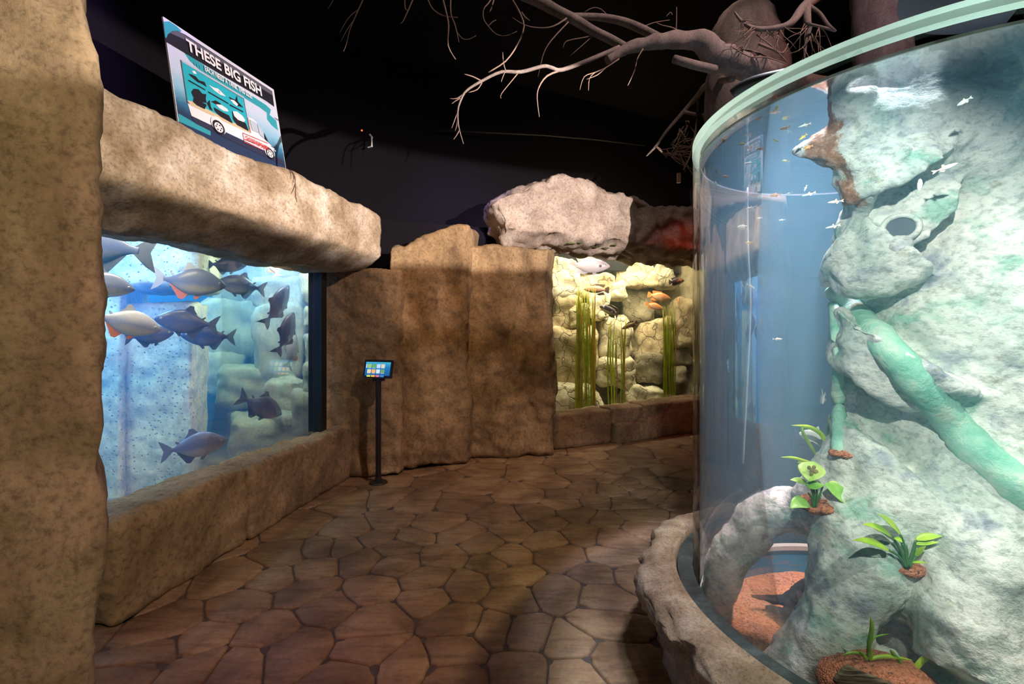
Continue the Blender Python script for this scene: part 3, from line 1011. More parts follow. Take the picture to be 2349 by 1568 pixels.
V = [RT(s, t, z) for s in (-0.33, 3.28) for t in (0.05, 2.2) for z in (0.22, 2.62)]
mb.add(V, [(0, 1, 3, 2), (4, 6, 7, 5), (0, 4, 5, 1), (2, 3, 7, 6), (0, 2, 6, 4), (1, 5, 7, 3)])
prop(mb.build('tank_water', M['water_right'], smooth=False), 'clear yellowish water filling the right window tank', 'water', kind='stuff')

def crackmat(name, dark, mid, pale):
    m, nt, bs = newmat(name)
    pos = wpos(nt)
    n1 = tex_noise(nt, 4, 5, 0.6, pos)
    n2 = tex_noise(nt, 28, 5, 0.7, pos)
    ds = nd(nt, 'ShaderNodeVectorMath', operation='ADD')
    nz = nd(nt, 'ShaderNodeTexNoise'); nz.inputs['Scale'].default_value = 5
    nt.links.new(pos, nz.inputs['Vector'])
    scl = nd(nt, 'ShaderNodeVectorMath', operation='SCALE'); scl.inputs['Scale'].default_value = 0.22
    nt.links.new(nz.outputs['Color'], scl.inputs[0])
    nt.links.new(pos, ds.inputs[0]); nt.links.new(scl.outputs[0], ds.inputs[1])
    vo = nd(nt, 'ShaderNodeTexVoronoi', feature='DISTANCE_TO_EDGE'); vo.inputs['Scale'].default_value = 3.6
    nt.links.new(ds.outputs[0], vo.inputs['Vector'])
    cr = ramp(nt, [(0.008, (0, 0, 0)), (0.03, (1, 1, 1))], vo.outputs['Distance'])
    c = ramp(nt, [(0.32, dark), (0.5, mid), (0.68, pale)], n1)
    c = mixc(nt, c, ramp(nt, [(0.34, (0.55, 0.52, 0.46)), (0.6, (1.08, 1.05, 1.0))], n2), 0.7, 'MULTIPLY')
    c = mixc(nt, mixc(nt, c, (0.12, 0.09, 0.05), 0.75), c, cr)
    nt.links.new(c, bs.inputs['Base Color'])
    bs.inputs['Roughness'].default_value = 0.85
    bump(nt, bs, math_(nt, 'ADD', cr, n2), 0.6, 0.015)
    return m
M['crack_pale'] = crackmat('cracked_cream_rock', (0.50, 0.44, 0.28), (0.70, 0.64, 0.44), (0.80, 0.76, 0.58))
M['crack_tan'] = crackmat('cracked_tan_rock', (0.38, 0.28, 0.15), (0.62, 0.50, 0.30), (0.74, 0.64, 0.42))
M['crack_dark'] = crackmat('shaded_brown_rock', (0.14, 0.12, 0.08), (0.26, 0.22, 0.14), (0.36, 0.31, 0.2))  # dark brown rock, also carrying the hollows' shade in its colour
G2 = 'boulders in the yellow tank'
# pixel box, how far behind the pane, depth, material
def rwin_Y(px):
    k = (px - CX) / F
    s = (k * R0.y - R0.x) / (RD.x - k * RD.y)
    return R0.y + s * RD.y
for i, (lb, bx, off, dY, mt, rd) in enumerate([
    ('pale upright rock at top left of the yellow tank, left of the big pale fish', (1262, 1330, 584, 672), 1.0, .5, 'crack_pale', .3),
    ('grey-green slanted rock behind the top of the tallest weed clump, left side', (1268, 1332, 674, 752), 1.0, .5, 'crack_tan', .3),
    ('small orange-tan rock left of the tallest weed clump, mid height', (1306, 1350, 708, 756), .85, .35, 'crack_tan', .4),
    ('large tan cracked boulder at middle left of the yellow tank', (1262, 1372, 746, 880), .75, .6, 'crack_tan', .35),
    ('pale cracked slab at bottom left corner of the yellow tank', (1260, 1378, 868, 962), .55, .7, 'crack_pale', .35),
    ('palest upright boulder in the centre, behind the dark striped fish', (1366, 1464, 722, 822), .85, .5, 'crack_pale', .4),
    ('cracked cream boulder in the centre bottom, behind the thin weeds', (1368, 1468, 814, 898), .75, .6, 'crack_pale', .35),
    ('angular grey-tan rock at top centre, right of the big pale fish', (1418, 1506, 596, 668), 1.05, .5, 'crack_tan', .22),
    ('egg-shaped rock below the top centre angular rock', (1404, 1442, 642, 688), .95, .3, 'crack_pale', .6),
    ('broad grey rock under the big pale fish, behind weed tops', (1322, 1412, 622, 676), 1.1, .5, 'crack_tan', .3),
    ('yellow lumpy rock at top right of the yellow tank', (1502, 1560, 602, 656), .95, .4, 'crack_pale', .45),
    ('tan slanted boulder behind the right weed clump', (1458, 1556, 752, 832), .9, .5, 'crack_tan', .3),
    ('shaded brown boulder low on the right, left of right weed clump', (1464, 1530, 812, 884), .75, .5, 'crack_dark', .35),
    ('low domed grey boulder at bottom of yellow tank, left of right weed clump', (1434, 1534, 880, 948), .4, .6, 'crack_pale', .6),
    ('dark round cobble in bottom right corner of yellow tank', (1548, 1590, 842, 906), .45, .35, 'crack_dark', .6),
    ('tan rock at right edge of the yellow tank, mid height', (1546, 1600, 690, 798), .8, .5, 'crack_tan', .35),
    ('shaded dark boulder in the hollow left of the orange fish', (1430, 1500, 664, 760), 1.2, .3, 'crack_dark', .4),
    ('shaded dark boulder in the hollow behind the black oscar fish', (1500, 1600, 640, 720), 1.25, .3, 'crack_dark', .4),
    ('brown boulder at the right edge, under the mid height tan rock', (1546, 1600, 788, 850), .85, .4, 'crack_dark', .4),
    ('slanted pale rock tip behind the dark striped fish, upper left', (1352, 1400, 664, 730), 1.0, .3, 'crack_pale', .3)]):
    boulder(lb, bx, rwin_Y(min(bx[1], 1590)) + off, dY, 90 + i, M[mt], G2, rd, 0.05, facet=0.08, name='boulder', jit=0.2)

# water weeds: bunches of ribbon leaves rooted on the bed
M['weed'] = plain('green_ribbon_leaf', (0.42, 0.46, 0.05), 0.5, nz=0.3)
M['weed_tip'] = plain('browning_ribbon_leaf', (0.55, 0.36, 0.08), 0.5, nz=0.3)
def thinleaf(name, c1, c2):
    m = bpy.data.materials.new(name); m.use_nodes = True
    nt = m.node_tree; nt.nodes.clear()
    out = nd(nt, 'ShaderNodeOutputMaterial')
    c = ramp(nt, [(0.35, c1), (0.65, c2)], tex_noise(nt, 12, 4, 0.6, wpos(nt)))
    a_ = nd(nt, 'ShaderNodeBsdfDiffuse'); b_ = nd(nt, 'ShaderNodeBsdfTranslucent'); x_ = nd(nt, 'ShaderNodeMixShader')
    x_.inputs[0].default_value = 0.5
    nt.links.new(c, a_.inputs[0]); nt.links.new(c, b_.inputs[0])
    nt.links.new(a_.outputs[0], x_.inputs[1]); nt.links.new(b_.outputs[0], x_.inputs[2]); nt.links.new(x_.outputs[0], out.inputs[0])
    return m
M['weed'] = thinleaf('green_ribbon_leaf', (0.50, 0.60, 0.05), (0.72, 0.78, 0.12))
M['weed_tip'] = thinleaf('browning_ribbon_leaf', (0.60, 0.38, 0.10), (0.75, 0.55, 0.15))
def weed(label, px0, px1, ytop, ybot, Y, n, seed, sway=5):
    r = random.Random(seed)
    base = P((px0 + px1) / 2, ybot, Y)
    t = thing('eelgrass_clump', label, 'water plant', base, 'eelgrass clumps in the yellow tank')
    k = Y / F
    for col, m in ((0, 'weed'), (1, 'weed_tip')):
        mb = MB()
        for i in range(n if col == 0 else n // 4):
            x = r.uniform(px0, px1)
            y1 = ytop + abs(r.gauss(0, 1)) * (ybot - ytop) * 0.16
            yy = Y + r.uniform(-0.12, 0.12)
            w_ = r.uniform(0.8, 1.7) * k
            pts = []
            ph = r.uniform(0, 6)
            for j in range(9):
                f = j / 8
                pts.append(P(x + sway * math.sin(ph + f * 2.5) * f + (x - (px0 + px1) / 2) * 0.10 * (1 - f), ybot + (y1 - ybot) * f, yy))
            an = r.uniform(-0.7, 0.7)
            side = Vector((math.cos(an), math.sin(an), 0))
            V, Fc = [], []
            for j, p in enumerate(pts):
                ww = w_ * (1 if j < 7 else (1 - (j - 6) * 0.42))
                V += [p - side * ww, p + side * ww]
            for j in range(8):
                Fc.append((2 * j, 2 * j + 1, 2 * j + 3, 2 * j + 2))
            mb.add(V, Fc)
        mb.build('leaves', M[m], t, solid=0.0006)
weed('tallest and thickest green weed clump, at left of the yellow tank', 1322, 1364, 640, 945, 6.55, 40, 1)
weed('sparse thin weed stalks in the centre of the yellow tank', 1392, 1434, 716, 935, 6.65, 12, 2, 7)
weed('dark green weed clump at right side of the yellow tank', 1522, 1548, 690, 922, 7.0, 26, 3)

CICH = [(0.5, -0.02, 0.01), (0.45, -0.06, 0.055), (0.34, -0.12, 0.12), (0.18, -0.17, 0.17), (0.02, -0.18, 0.18), (-0.13, -0.15, 0.15), (-0.24, -0.09, 0.09), (-0.31, -0.06, 0.06), (-0.34, -0.06, 0.06)]
CFINS = [([(-0.32, 0.06), (-0.42, 0.12), (-0.49, 0.13), (-0.5, 0.0), (-0.49, -0.13), (-0.42, -0.12), (-0.32, -0.06)], 1),
         ([(0.22, 0.16), (0.05, 0.225), (-0.15, 0.22), (-0.34, 0.20), (-0.28, 0.08), (-0.1, 0.15)], 1),
         ([(0.0, -0.17), (-0.12, -0.22), (-0.34, -0.19), (-0.28, -0.08), (-0.1, -0.14)], 2),
         ([(0.2, -0.16), (0.1, -0.25), (0.08, -0.18)], 2)]
sk_lilac = skin('lilac_fish_skin', (0.62, 0.52, 0.58), (0.72, 0.62, 0.68), (0.80, 0.72, 0.74))
sk_or = skin('orange_fish_skin', (0.70, 0.26, 0.08), (0.80, 0.42, 0.22), (0.85, 0.65, 0.5))
sk_brown = skin('brown_fish_skin', (0.20, 0.13, 0.05), (0.32, 0.22, 0.10), (0.45, 0.36, 0.2))
sk_strip = skin('purple_striped_fish_skin', (0.07, 0.05, 0.09), (0.05, 0.04, 0.07), (0.70, 0.66, 0.6), -0.06, 0.08, spots=(0.5, 0.45, 0.5))
sk_osc = skin('oscar_fish_skin', (0.04, 0.03, 0.05), (0.05, 0.04, 0.06), (0.10, 0.05, 0.05), spots=(0.70, 0.18, 0.05))
sk_red = skin('pinkish_fish_skin', (0.55, 0.28, 0.17), (0.62, 0.36, 0.24), (0.08, 0.06, 0.05), -0.10, 0.05)
finp = plain('lilac_fin', (0.60, 0.54, 0.60), 0.6); finb = plain('brown_fin', (0.16, 0.10, 0.06), 0.6); fino = plain('bright_orange_fin', (0.85, 0.32, 0.08), 0.6)
ME['cich'] = fishmesh('cichlid', CICH, 0.075, CFINS, [sk_lilac, finp, finp])
ME['or2'] = fishmesh('orange_fish', CICH, 0.09, CFINS, [sk_or, fino, fino])
ME['brown'] = fishmesh('brown_fish', [(a, b * .7, c * .7) for a, b, c in CICH], 0.07, [([(x, z * .8) for x, z in f], m) for f, m in CFINS], [sk_brown, finb, finb])
ME['strip'] = fishmesh('striped_fish', [(a, b * .85, c * .85) for a, b, c in CICH], 0.08, PFINS[:1] + CFINS[1:], [sk_strip, finb, finb], bend=0.15)
ME['osc'] = fishmesh('oscar', CICH, 0.09, CFINS, [sk_osc, finb, finb])
ME['red'] = fishmesh('pink_fish', [(a, b * .75, c * .75) for a, b, c in CICH], 0.08, CFINS[:3], [sk_red, finb, finb])
CE = (0.40, 0.042, 0.03, 0.016)
for kind, lb, px, py, Lp, deg, yaw, off in [
    ('cich', 'big pale lilac fish with dark cheek spot at top of yellow tank', 1352, 609, 92, -3, 0, .35),
    ('red', 'pinkish fish half hidden behind top of the tallest weed clump', 1368, 664, 58, 176, 10, .55),
    ('strip', 'dark purple fish with white spots in centre of yellow tank', 1399, 712, 52, 155, 30, .3),
    ('brown', 'small olive brown fish above the thin weed stalks', 1444, 746, 40, 205, 0, .3),
    ('or2', 'upper orange fish of the pair right of yellow tank centre', 1512, 680, 52, -12, 10, .55),
    ('or2', 'pale-bellied orange fish, lower one of the pair', 1501, 702, 40, -20, 0, .4),
    ('osc', 'black fish with orange blotches at upper right of yellow tank', 1552, 645, 34, 10, 40, .45),
    ('or2', 'tiny orange fish right of the right weed clump top', 1557, 692, 20, 95, 30, .5)]:
    Y = rwin_Y(px) + off
    o = put_fish('cichlid_fish', ME[kind], lb, 'fish', 'fish in the yellow tank', P(px, py, Y), Lp / F * Y / max(0.6, math.cos(math.radians(yaw))), deg, yaw, None, CE)
    if kind == 'cich':
        for s in (-1, 1):
            mb = MB(); mb.sphere((0, 0, 0), (0.035, 0.006, 0.032), 12, 6)
            me = bpy.data.meshes.new('cheek_spot'); me.from_pydata([tuple(v) for v in mb.V], [], mb.F); me.materials.append(finb)
            e = bpy.data.objects.new('cheek_spot', me); COL.objects.link(e); e.parent = o; e.location = (0.27, s * 0.068, -0.01)

# ------------------------------------------------------------------ tablet stand
def kiosk():
    Y = 4.42
    base = FP(868, 1107); base = Vector(((868 - CX) / F * Y, Y, 0))
    t = thing('tablet_stand', 'black floor stand holding a lit tablet in front of the rock slab', 'tablet stand', base)
    mb = MB(); mb.lathe(base, [(0.0, 0.0), (0.085, 0.0), (0.088, 0.006), (0.08, 0.014), (0.03, 0.018), (0.0, 0.018)], 40)
    mb.build('base', M['black_metal'], t, sharp=True)
    mb = MB(); mb.lathe(base, [(0.0, 0.015), (0.026, 0.015), (0.026, 1.01), (0.0, 1.01)], 24)
    mb.lathe(base, [(0.03, 0.018), (0.034, 0.02), (0.03, 0.05), (0.026, 0.052)], 24)
    mb.build('pole', M['black_metal'], t, sharp=True)
    tilt = Matrix.Rotation(math.radians(-14), 3, 'X')
    yaw = Matrix.Rotation(math.radians(-14), 3, 'Z')
    rot = yaw @ tilt
    c = Vector((base.x, Y, 1.5 - (846 - HY) / F * Y))
    mb = MB()
    mb.box((base.x, Y + 0.01, 1.015), (0.10, 0.06, 0.05), yaw)
    mb.box((base.x, Y + 0.02, 1.045), (0.06, 0.04, 0.05), yaw)
    mb.build('bracket', M['black_metal'], t, smooth=False)
    def R3(V):
        return [c + rot @ Vector(v) for v in V]
    # tablet body, rounded rectangle
    def rrect(w, h, r, y, n=5):
        out = []
        for cx_, cz_, a0 in ((w / 2 - r, h / 2 - r, 0), (-w / 2 + r, h / 2 - r, 90), (-w / 2 + r, -h / 2 + r, 180), (w / 2 - r, -h / 2 + r, 270)):
            for k in range(n + 1):
                a = math.radians(a0 + 90 * k / n)
                out.append((cx_ + r * math.cos(a), y, cz_ + r * math.sin(a)))
        return out
    W_, H_ = 0.305, 0.178
    a, b_ = rrect(W_, H_, 0.012, -0.012), rrect(W_, H_, 0.012, 0.012)
    n = len(a)
    mb = MB(); mb.add(R3(a + b_), [tuple(range(n)), tuple(range(2 * n - 1, n - 1, -1))] + [(i, (i + 1) % n, n + (i + 1) % n, n + i) for i in range(n)])
    tab = mb.build('tablet', M['black'], t, smooth=False)
    m, nt, bs = newmat('lit_screen')
    tc = nd(nt, 'ShaderNodeTexCoord'); sp = nd(nt, 'ShaderNodeSeparateXYZ'); nt.links.new(tc.outputs['Generated'], sp.inputs[0])
    cc = ramp(nt, [(0.0, (0.01, 0.10, 0.32)), (0.6, (0.01, 0.20, 0.50)), (1.0, (0.05, 0.45, 0.65))], sp.outputs[2])
    nt.links.new(cc, bs.inputs['Emission Color']); bs.inputs['Emission Strength'].default_value = 1.0
    bs.inputs['Base Color'].default_value = (0.01, 0.01, 0.01, 1)
    mb = MB(); sw, sh = 0.266, 0.132
    mb.add(R3([(-sw / 2, -0.0125, -sh / 2), (sw / 2, -0.0125, -sh / 2), (sw / 2, -0.0125, sh / 2), (-sw / 2, -0.0125, sh / 2)]), [(0, 1, 2, 3)])
    BASE[tab] = base
    scr = mb.build('screen', m, tab, smooth=False)
    cols = [(0.30, 0.45, 0.12), (0.10, 0.35, 0.10), (0.45, 0.60, 0.75), (0.60, 0.55, 0.45), (0.65, 0.60, 0.40), (0.75, 0.40, 0.10), (0.50, 0.70, 0.90), (0.15, 0.30, 0.12), (0.45, 0.60, 0.10), (0.70, 0.40, 0.08), (0.60, 0.15, 0.25), (0.05, 0.22, 0.50)]
    im = [plain('screen_picture', cl, 0.5, emit=cl, estr=1.0) for cl in cols]
    lab = plain('screen_caption', (0.6, 0.85, 0.95), 0.5, emit=(0.45, 0.75, 0.9), estr=0.8)
    mb = MB()
    for k in range(12):
        r_, q = divmod(k, 4)
        x = -0.090 + q * 0.048; z = 0.028 - r_ * 0.051
        h = 0.034 if r_ < 2 else 0.018
        if r_ == 2:
            z += 0.004
        mb.add(R3([(x - .020, -0.0131, z - h / 2), (x + .020, -0.0131, z - h / 2), (x + .020, -0.0131, z + h / 2), (x - .020, -0.0131, z + h / 2)]), [(0, 1, 2, 3)], k)
        if r_ < 2:
            mb.add(R3([(x - .018, -0.0131, z - h / 2 - .006), (x + .018, -0.0131, z - h / 2 - .006), (x + .018, -0.0131, z - h / 2 - .002), (x - .018, -0.0131, z - h / 2 - .002)]), [(0, 1, 2, 3)], 12)
    mb.add(R3([(-.128, -0.0131, 0.008), (-.116, -0.0131, 0.008), (-.116, -0.0131, 0.044), (-.128, -0.0131, 0.044)]), [(0, 1, 2, 3)], 12)
    mb.build('menu_tiles', im + [lab], tab, smooth=False)
kiosk()

# ------------------------------------------------------------------ poster on the left lintel
def poster():
    A = Vector((-2.04, 2.78, 2.77))
    E = Vector((0.2606, 0.9654, 0)).normalized()
    UP = Vector((-0.965 * 0.123, 0.26 * 0.123, 0.67)).normalized()
    N = E.cross(UP).normalized()
    if N.dot(A - Vector((0, 0, EYE))) > 0:
        N = -N
    def uv(zx, zy):
        px, py = 340 + zx / 3.92, zy / 3.92
        d = Vector(((px - CX) / F, 1, -(py - HY) / F))
        o_ = Vector((0, 0, EYE))
        tt = (A - o_).dot(N) / d.dot(N)
        q = o_ + d * tt - A
        return q.dot(E), q.dot(UP)
    def W(u, v, k):
        return A + E * u + UP * v + N * k
    tl, tr, br = uv(128, 120), uv(1110, 812), uv(1237, 1500)
    bl = (tl[0], -0.14)
    Wd, Ht = (tr[0] + br[0]) / 2 - tl[0] * 0.5, (tl[1] + tr[1]) / 2
    t = thing('poster', 'blue fish poster board leaning back on the pale stone lintel', 'poster', W(Wd / 2, bl[1], 0))
    u0, u1 = 0.0, br[0]
    v0, v1 = -0.14, Ht
    board = MB()
    V = [W(u, v, k) for k in (0, -0.012) for (u, v) in ((u0, v0), (u1, v0), (u1, v1), (u0, v1))]
    board.add(V, [(0, 1, 2, 3), (7, 6, 5, 4), (0, 4, 5, 1), (1, 5, 6, 2), (2, 6, 7, 3), (3, 7, 4, 0)])
    board.build('board', plain('poster_board', (0.75, 0.75, 0.80), 0.6), t, smooth=False)
    lay = [0.0]
    def sheet(name, polys, mat, gap=0.0006, one=True):
        lay[0] += gap
        if one:
            for pl in polys:
                mb = MB()
                mb.add([W(u, v, lay[0]) for u, v in pl], [tuple(range(len(pl)))])
                mb.build(name, mat, t, smooth=False)
            return
        mb = MB()
        for pl in polys:
            mb.add([W(u, v, lay[0]) for u, v in pl], [tuple(range(len(pl)))])
        return mb.build(name, mat, t, smooth=False)
    Z = lambda *pts: [uv(a, b) for a, b in pts]
    def ink(name, c):
        return plain(name, c, 0.55)
    m, nt, bs = newmat('printed_sky_to_sea')
    tc = nd(nt, 'ShaderNodeTexCoord'); sp = nd(nt, 'ShaderNodeSeparateXYZ'); nt.links.new(tc.outputs['Generated'], sp.inputs[0])
    nz = tex_noise(nt, 14, 5, 0.7)
    f = math_(nt, 'ADD', sp.outputs[2], math_(nt, 'MULTIPLY', math_(nt, 'SUBTRACT', nz, 0.5), 0.10))
    c = ramp(nt, [(0.25, (0.02, 0.04, 0.10)), (0.34, (0.03, 0.16, 0.30)), (0.45, (0.22, 0.48, 0.66)), (0.62, (0.50, 0.60, 0.76)), (0.95, (0.62, 0.62, 0.78))], f)
    nt.links.new(c, bs.inputs['Base Color'])
    sheet('print', [[(u0 + .004, v0 + .004), (u1 - .004, v0 + .004), (u1 - .004, v1 - .004), (u0 + .004, v1 - .004)]], m)
    teal = ink('teal_ink', (0.03, 0.32, 0.40)); black = ink('black_ink', (0.012, 0.012, 0.02)); cyan = ink('cyan_ink', (0.02, 0.40, 0.52))
    white = ink('white_ink', (0.78, 0.76, 0.82)); grey = ink('grey_ink', (0.10, 0.10, 0.13)); sand = ink('sand_ink', (0.60, 0.50, 0.32))
    red = ink('red_ink', (0.60, 0.06, 0.07)); navy = ink('navy_ink', (0.025, 0.03, 0.07)); win = ink('window_ink', (0.42, 0.50, 0.62))
    sheet('tape_measure', [Z((135, 195), (190, 192), (250, 232), (300, 280), (170, 345), (152, 335)),
                           Z((320, 470), (930, 860), (1060, 945), (1102, 985), (1092, 1030), (1062, 1010), (1000, 965), (485, 650), (370, 548)),
                           Z((1064, 1008), (1100, 1040), (1150, 1085), (1167, 1175), (1110, 1128), (1068, 1075)),
                           Z((272, 1020), (400, 1095), (560, 1180), (560, 1220), (272, 1090))], teal)
    ticks = []
    for k in range(22):
        a = 405 + k * 25
        ticks.append(Z((a, 560 + k * 14.9), (a + 4, 562 + k * 14.9), (a + 7, 590 + k * 14.9), (a + 3, 588 + k * 14.9)))
    sheet('tape_mark', ticks[:3], black)
    sheet('headline_band', [Z((160, 345), (175, 310), (215, 280), (262, 278), (330, 312), (1113, 820), (1131, 960), (1060, 910), (480, 570), (160, 378))], black)
    sheet('band_highlight', [Z((190, 296), (230, 280), (275, 285), (1113, 822), (1118, 860), (300, 345))], grey)
    sheet('road', [Z((380, 1040), (560, 1130), (1040, 1370), (1200, 1440), (1232, 1494), (900, 1340), (420, 1110))], navy)
    sheet('van_body', [Z((350, 930), (905, 1190), (882, 1045), (930, 1068), (970, 1098), (1030, 1190), (1072, 1282), (1122, 1325), (1147, 1362), (1040, 1352), (680, 1182), (385, 1042))], white)
    sheet('tank_frame', [Z((284, 538), (856, 884), (910, 1192), (345, 925))], grey)
    sheet('tank_picture', [Z((294, 556), (850, 892), (902, 1180), (350, 915))], cyan)
    sheet('tank_sand', [Z((345, 905), (395, 915), (640, 1045), (905, 1172), (910, 1200), (700, 1105), (378, 950))], sand)
    sheet('awning', [Z((284, 536), (330, 556), (856, 874), (858, 890), (300, 560))], win)
    # animals in the pictured tank
    sheet('dark_fish_picture', [
        Z((352, 665), (385, 672), (420, 690), (450, 725), (500, 740), (520, 785), (470, 755), (430, 735), (400, 710), (375, 690)),
        Z((378, 830), (400, 800), (445, 805), (480, 845), (515, 850), (510, 890), (520, 930), (470, 920), (420, 900), (395, 870)),
        Z((400, 880), (520, 945), (500, 985), (430, 950), (395, 920)),
        Z((556, 915), (600, 905), (640, 930), (670, 965), (640, 960), (600, 940)),
        Z((580, 965), (660, 1010), (720, 1040), (755, 1115), (640, 1050), (590, 1000)),
        Z((745, 1000), (770, 1015), (800, 1070), (870, 1110), (900, 1185), (790, 1125), (755, 1075)),
        Z((715, 870), (775, 900), (790, 860), (800, 915), (850, 970), (800, 955), (745, 915)),
        Z((520, 930), (545, 900), (555, 960), (575, 1000), (545, 985))], black)
    sheet('name_bar', [Z((352, 718), (505, 806), (507, 818), (354, 732)), Z((530, 822), (713, 928), (715, 940), (532, 836)), Z((724, 938), (845, 1002), (847, 1014), (726, 952)), Z((405, 905), (500, 955), (501, 964), (406, 915))], black)
    sheet('pale_fish_picture', [
        Z((600, 940), (650, 945), (700, 980), (716, 1005), (670, 1000), (630, 975)),
        Z((728, 895), (765, 905), (800, 940), (790, 958), (755, 930)),
        Z((752, 1003), (790, 1005), (840, 1045), (866, 1085), (850, 1100), (800, 1080), (765, 1045)),
        Z((385, 640), (410, 640), (430, 668), (400, 665)),
        Z((535, 765), (580, 790), (620, 800), (690, 870), (640, 855), (590, 820))], white)
    sheet('belly_mark', [Z((400, 705), (440, 735), (470, 750), (440, 745)), Z((620, 810), (640, 840), (660, 850), (630, 835))], black)
    sheet('van_window', [Z((903, 1075), (962, 1105), (985, 1198), (925, 1172)), Z((970, 1108), (1028, 1188), (1036, 1252), (992, 1208))], win)
    sheet('van_pillar', [Z((1028, 1188), (1072, 1280), (1040, 1255))], black)
    sheet('red_line', [Z((838, 1195), (1070, 1290), (1071, 1295), (839, 1200)), Z((852, 1252), (1085, 1335), (1086, 1340), (853, 1258)), Z((850, 1275), (1030, 1352), (1030, 1357), (851, 1281)), Z((838, 1195), (842, 1196), (858, 1280), (853, 1278)), Z((885, 1055), (889, 1056), (915, 1200), (910, 1198))], red)
    def ell(zx, zy, r, k=24):
        cu, cv = uv(zx, zy)
        return [(cu + r * math.cos(2 * math.pi * i / k), cv + r * math.sin(2 * math.pi * i / k)) for i in range(k)]
    sheet('wheel_arch', [ell(622, 1130, 0.058), ell(1080, 1365, 0.052)], white)
    sheet('tyre', [ell(622, 1148, 0.047), ell(1085, 1382, 0.043)], black)
    sheet('hub', [ell(622, 1150, 0.033), ell(1085, 1384, 0.030)], white)
    holes = []
    for zx, zy, r in ((622, 1150, 0.020), (1085, 1384, 0.018)):
        cu, cv = uv(zx, zy)
        for k in range(6):
            a = k * math.pi / 3
            holes.append([(cu + r * math.cos(a) + 0.006 * math.cos(b), cv + r * math.sin(a) + 0.006 * math.sin(b)) for b in np.linspace(0, 2 * math.pi, 8, endpoint=False)])
    sheet('hub_holes', holes[:6], black, one=False)
    sheet('hub_holes', holes[6:], black, 0.0, one=False)
    def text(name, body, tlz, blz, rz, mat, bold):
        lay[0] += 0.0006
        cu = bpy.data.curves.new(name, 'FONT'); cu.body = body; cu.offset = bold
        tmp = bpy.data.objects.new(name, cu); COL.objects.link(tmp)
        bpy.context.view_layer.update()
        me = tmp.evaluated_get(bpy.context.evaluated_depsgraph_get()).to_mesh()
        V = np.array([tuple(v.co) for v in me.vertices]); Fc = [tuple(p.vertices) for p in me.polygons]
        tmp.to_mesh_clear() if False else None
        bpy.data.objects.remove(tmp)
        a = uv(*tlz)
        b = (uv(*rz)[0], uv(*blz)[1])
        lo, hi = V.min(0), V.max(0)
        U = a[0] + (V[:, 0] - lo[0]) / (hi[0] - lo[0]) * (b[0] - a[0])
        Q = b[1] + (V[:, 1] - lo[1]) / (hi[1] - lo[1]) * (a[1] - b[1])
        obj(name, [W(u, v, lay[0]) for u, v in zip(U, Q)], Fc, mat, t, smooth=False)
    text('headline', 'THESE BIG FISH', (322, 347), (368, 474), (1012, 868), white, 0.030)
    text('subline', 'EACH NEED A TANK THIS SIZE!', (490, 592), (493, 640), (920, 878), white, 0.020)
    text('slogan', 'CHOOSE RESPONSIBLY', (862, 1222), (863, 1260), (1072, 1310), red, 0.026)
poster()

# ------------------------------------------------------------------ things on the dark wall
def small(name, label, cat, fill, mat, smooth=False):
    mb = MB(); fill(mb)
    return prop(mb.build(name, mat, smooth=smooth), label, cat)
Yw = 5.75
small('wall_bracket', 'small white bent bracket on the dark wall above the left lintel end', 'bracket',
      lambda mb: mb.tube([P(848, 308, Yw), P(853, 314, Yw), P(853, 336, Yw), P(844, 338, Yw + .02)], [0.012, 0.013, 0.013, 0.008], 8), M['white'])
small('indicator_light', 'tiny red indicator light on the dark wall near white bracket', 'indicator light',
      lambda mb: mb.sphere(P(830, 299, Yw), 0.011, 10, 6), plain('red_led', (0.5, 0.02, 0.0), 0.4, emit=(1.0, 0.10, 0.02), estr=3.0), True)
small('cable', 'thin cable running across the dark wall behind the branches', 'cable',
      lambda mb: mb.tube([P(1000, 299, 6.3), P(1120, 304, 6.5), P(1240, 309, 6.7), P(1360, 319, 7.0), P(1480, 333, 7.3)], 0.016, 8), plain('dark_cable', (0.02, 0.017, 0.02), 0.5), True)
small('wall_box', 'small pinkish wall fitting just left of the round tank', 'wall fitting',
      lambda mb: mb.box(P(1557, 408, 7.1), (0.05, 0.04, 0.15)), plain('pink_grey_plastic', (0.45, 0.30, 0.28), 0.5))

# ------------------------------------------------------------------ round tank
TC = Vector((1.67, 1.93, 0)); TR = 0.84; ZS, ZR, ZW = 0.35, 2.38, 2.303
tank = thing('round_aquarium', 'tall clear cylindrical aquarium with tree trunk sculpture inside', 'aquarium', TC)
mb = MB(); mb.lathe(TC, [(TR, 0.0), (TR, ZR - 0.04), (TR - 0.03, ZR - 0.04), (TR - 0.03, 0.0)], 128, closed=True)
mb.build('wall', M['acrylic'], tank, sharp=True)
m = bpy.data.materials.new('frosted_acrylic_edge'); m.use_nodes = True
nt = m.node_tree; nt.nodes.clear()
out = nd(nt, 'ShaderNodeOutputMaterial')
t1 = nd(nt, 'ShaderNodeBsdfTranslucent'); t1.inputs[0].default_value = (0.78, 0.95, 0.84, 1)
t2 = nd(nt, 'ShaderNodeBsdfDiffuse'); t2.inputs[0].default_value = (0.70, 0.86, 0.76, 1)
m1 = nd(nt, 'ShaderNodeMixShader'); m1.inputs[0].default_value = 0.4
nt.links.new(t1.outputs[0], m1.inputs[1]); nt.links.new(t2.outputs[0], m1.inputs[2])
g1 = nd(nt, 'ShaderNodeBsdfGlossy'); g1.inputs['Roughness'].default_value = 0.15
m2 = nd(nt, 'ShaderNodeMixShader'); m2.inputs[0].default_value = 0.06
nt.links.new(m1.outputs[0], m2.inputs[1]); nt.links.new(g1.outputs[0], m2.inputs[2])
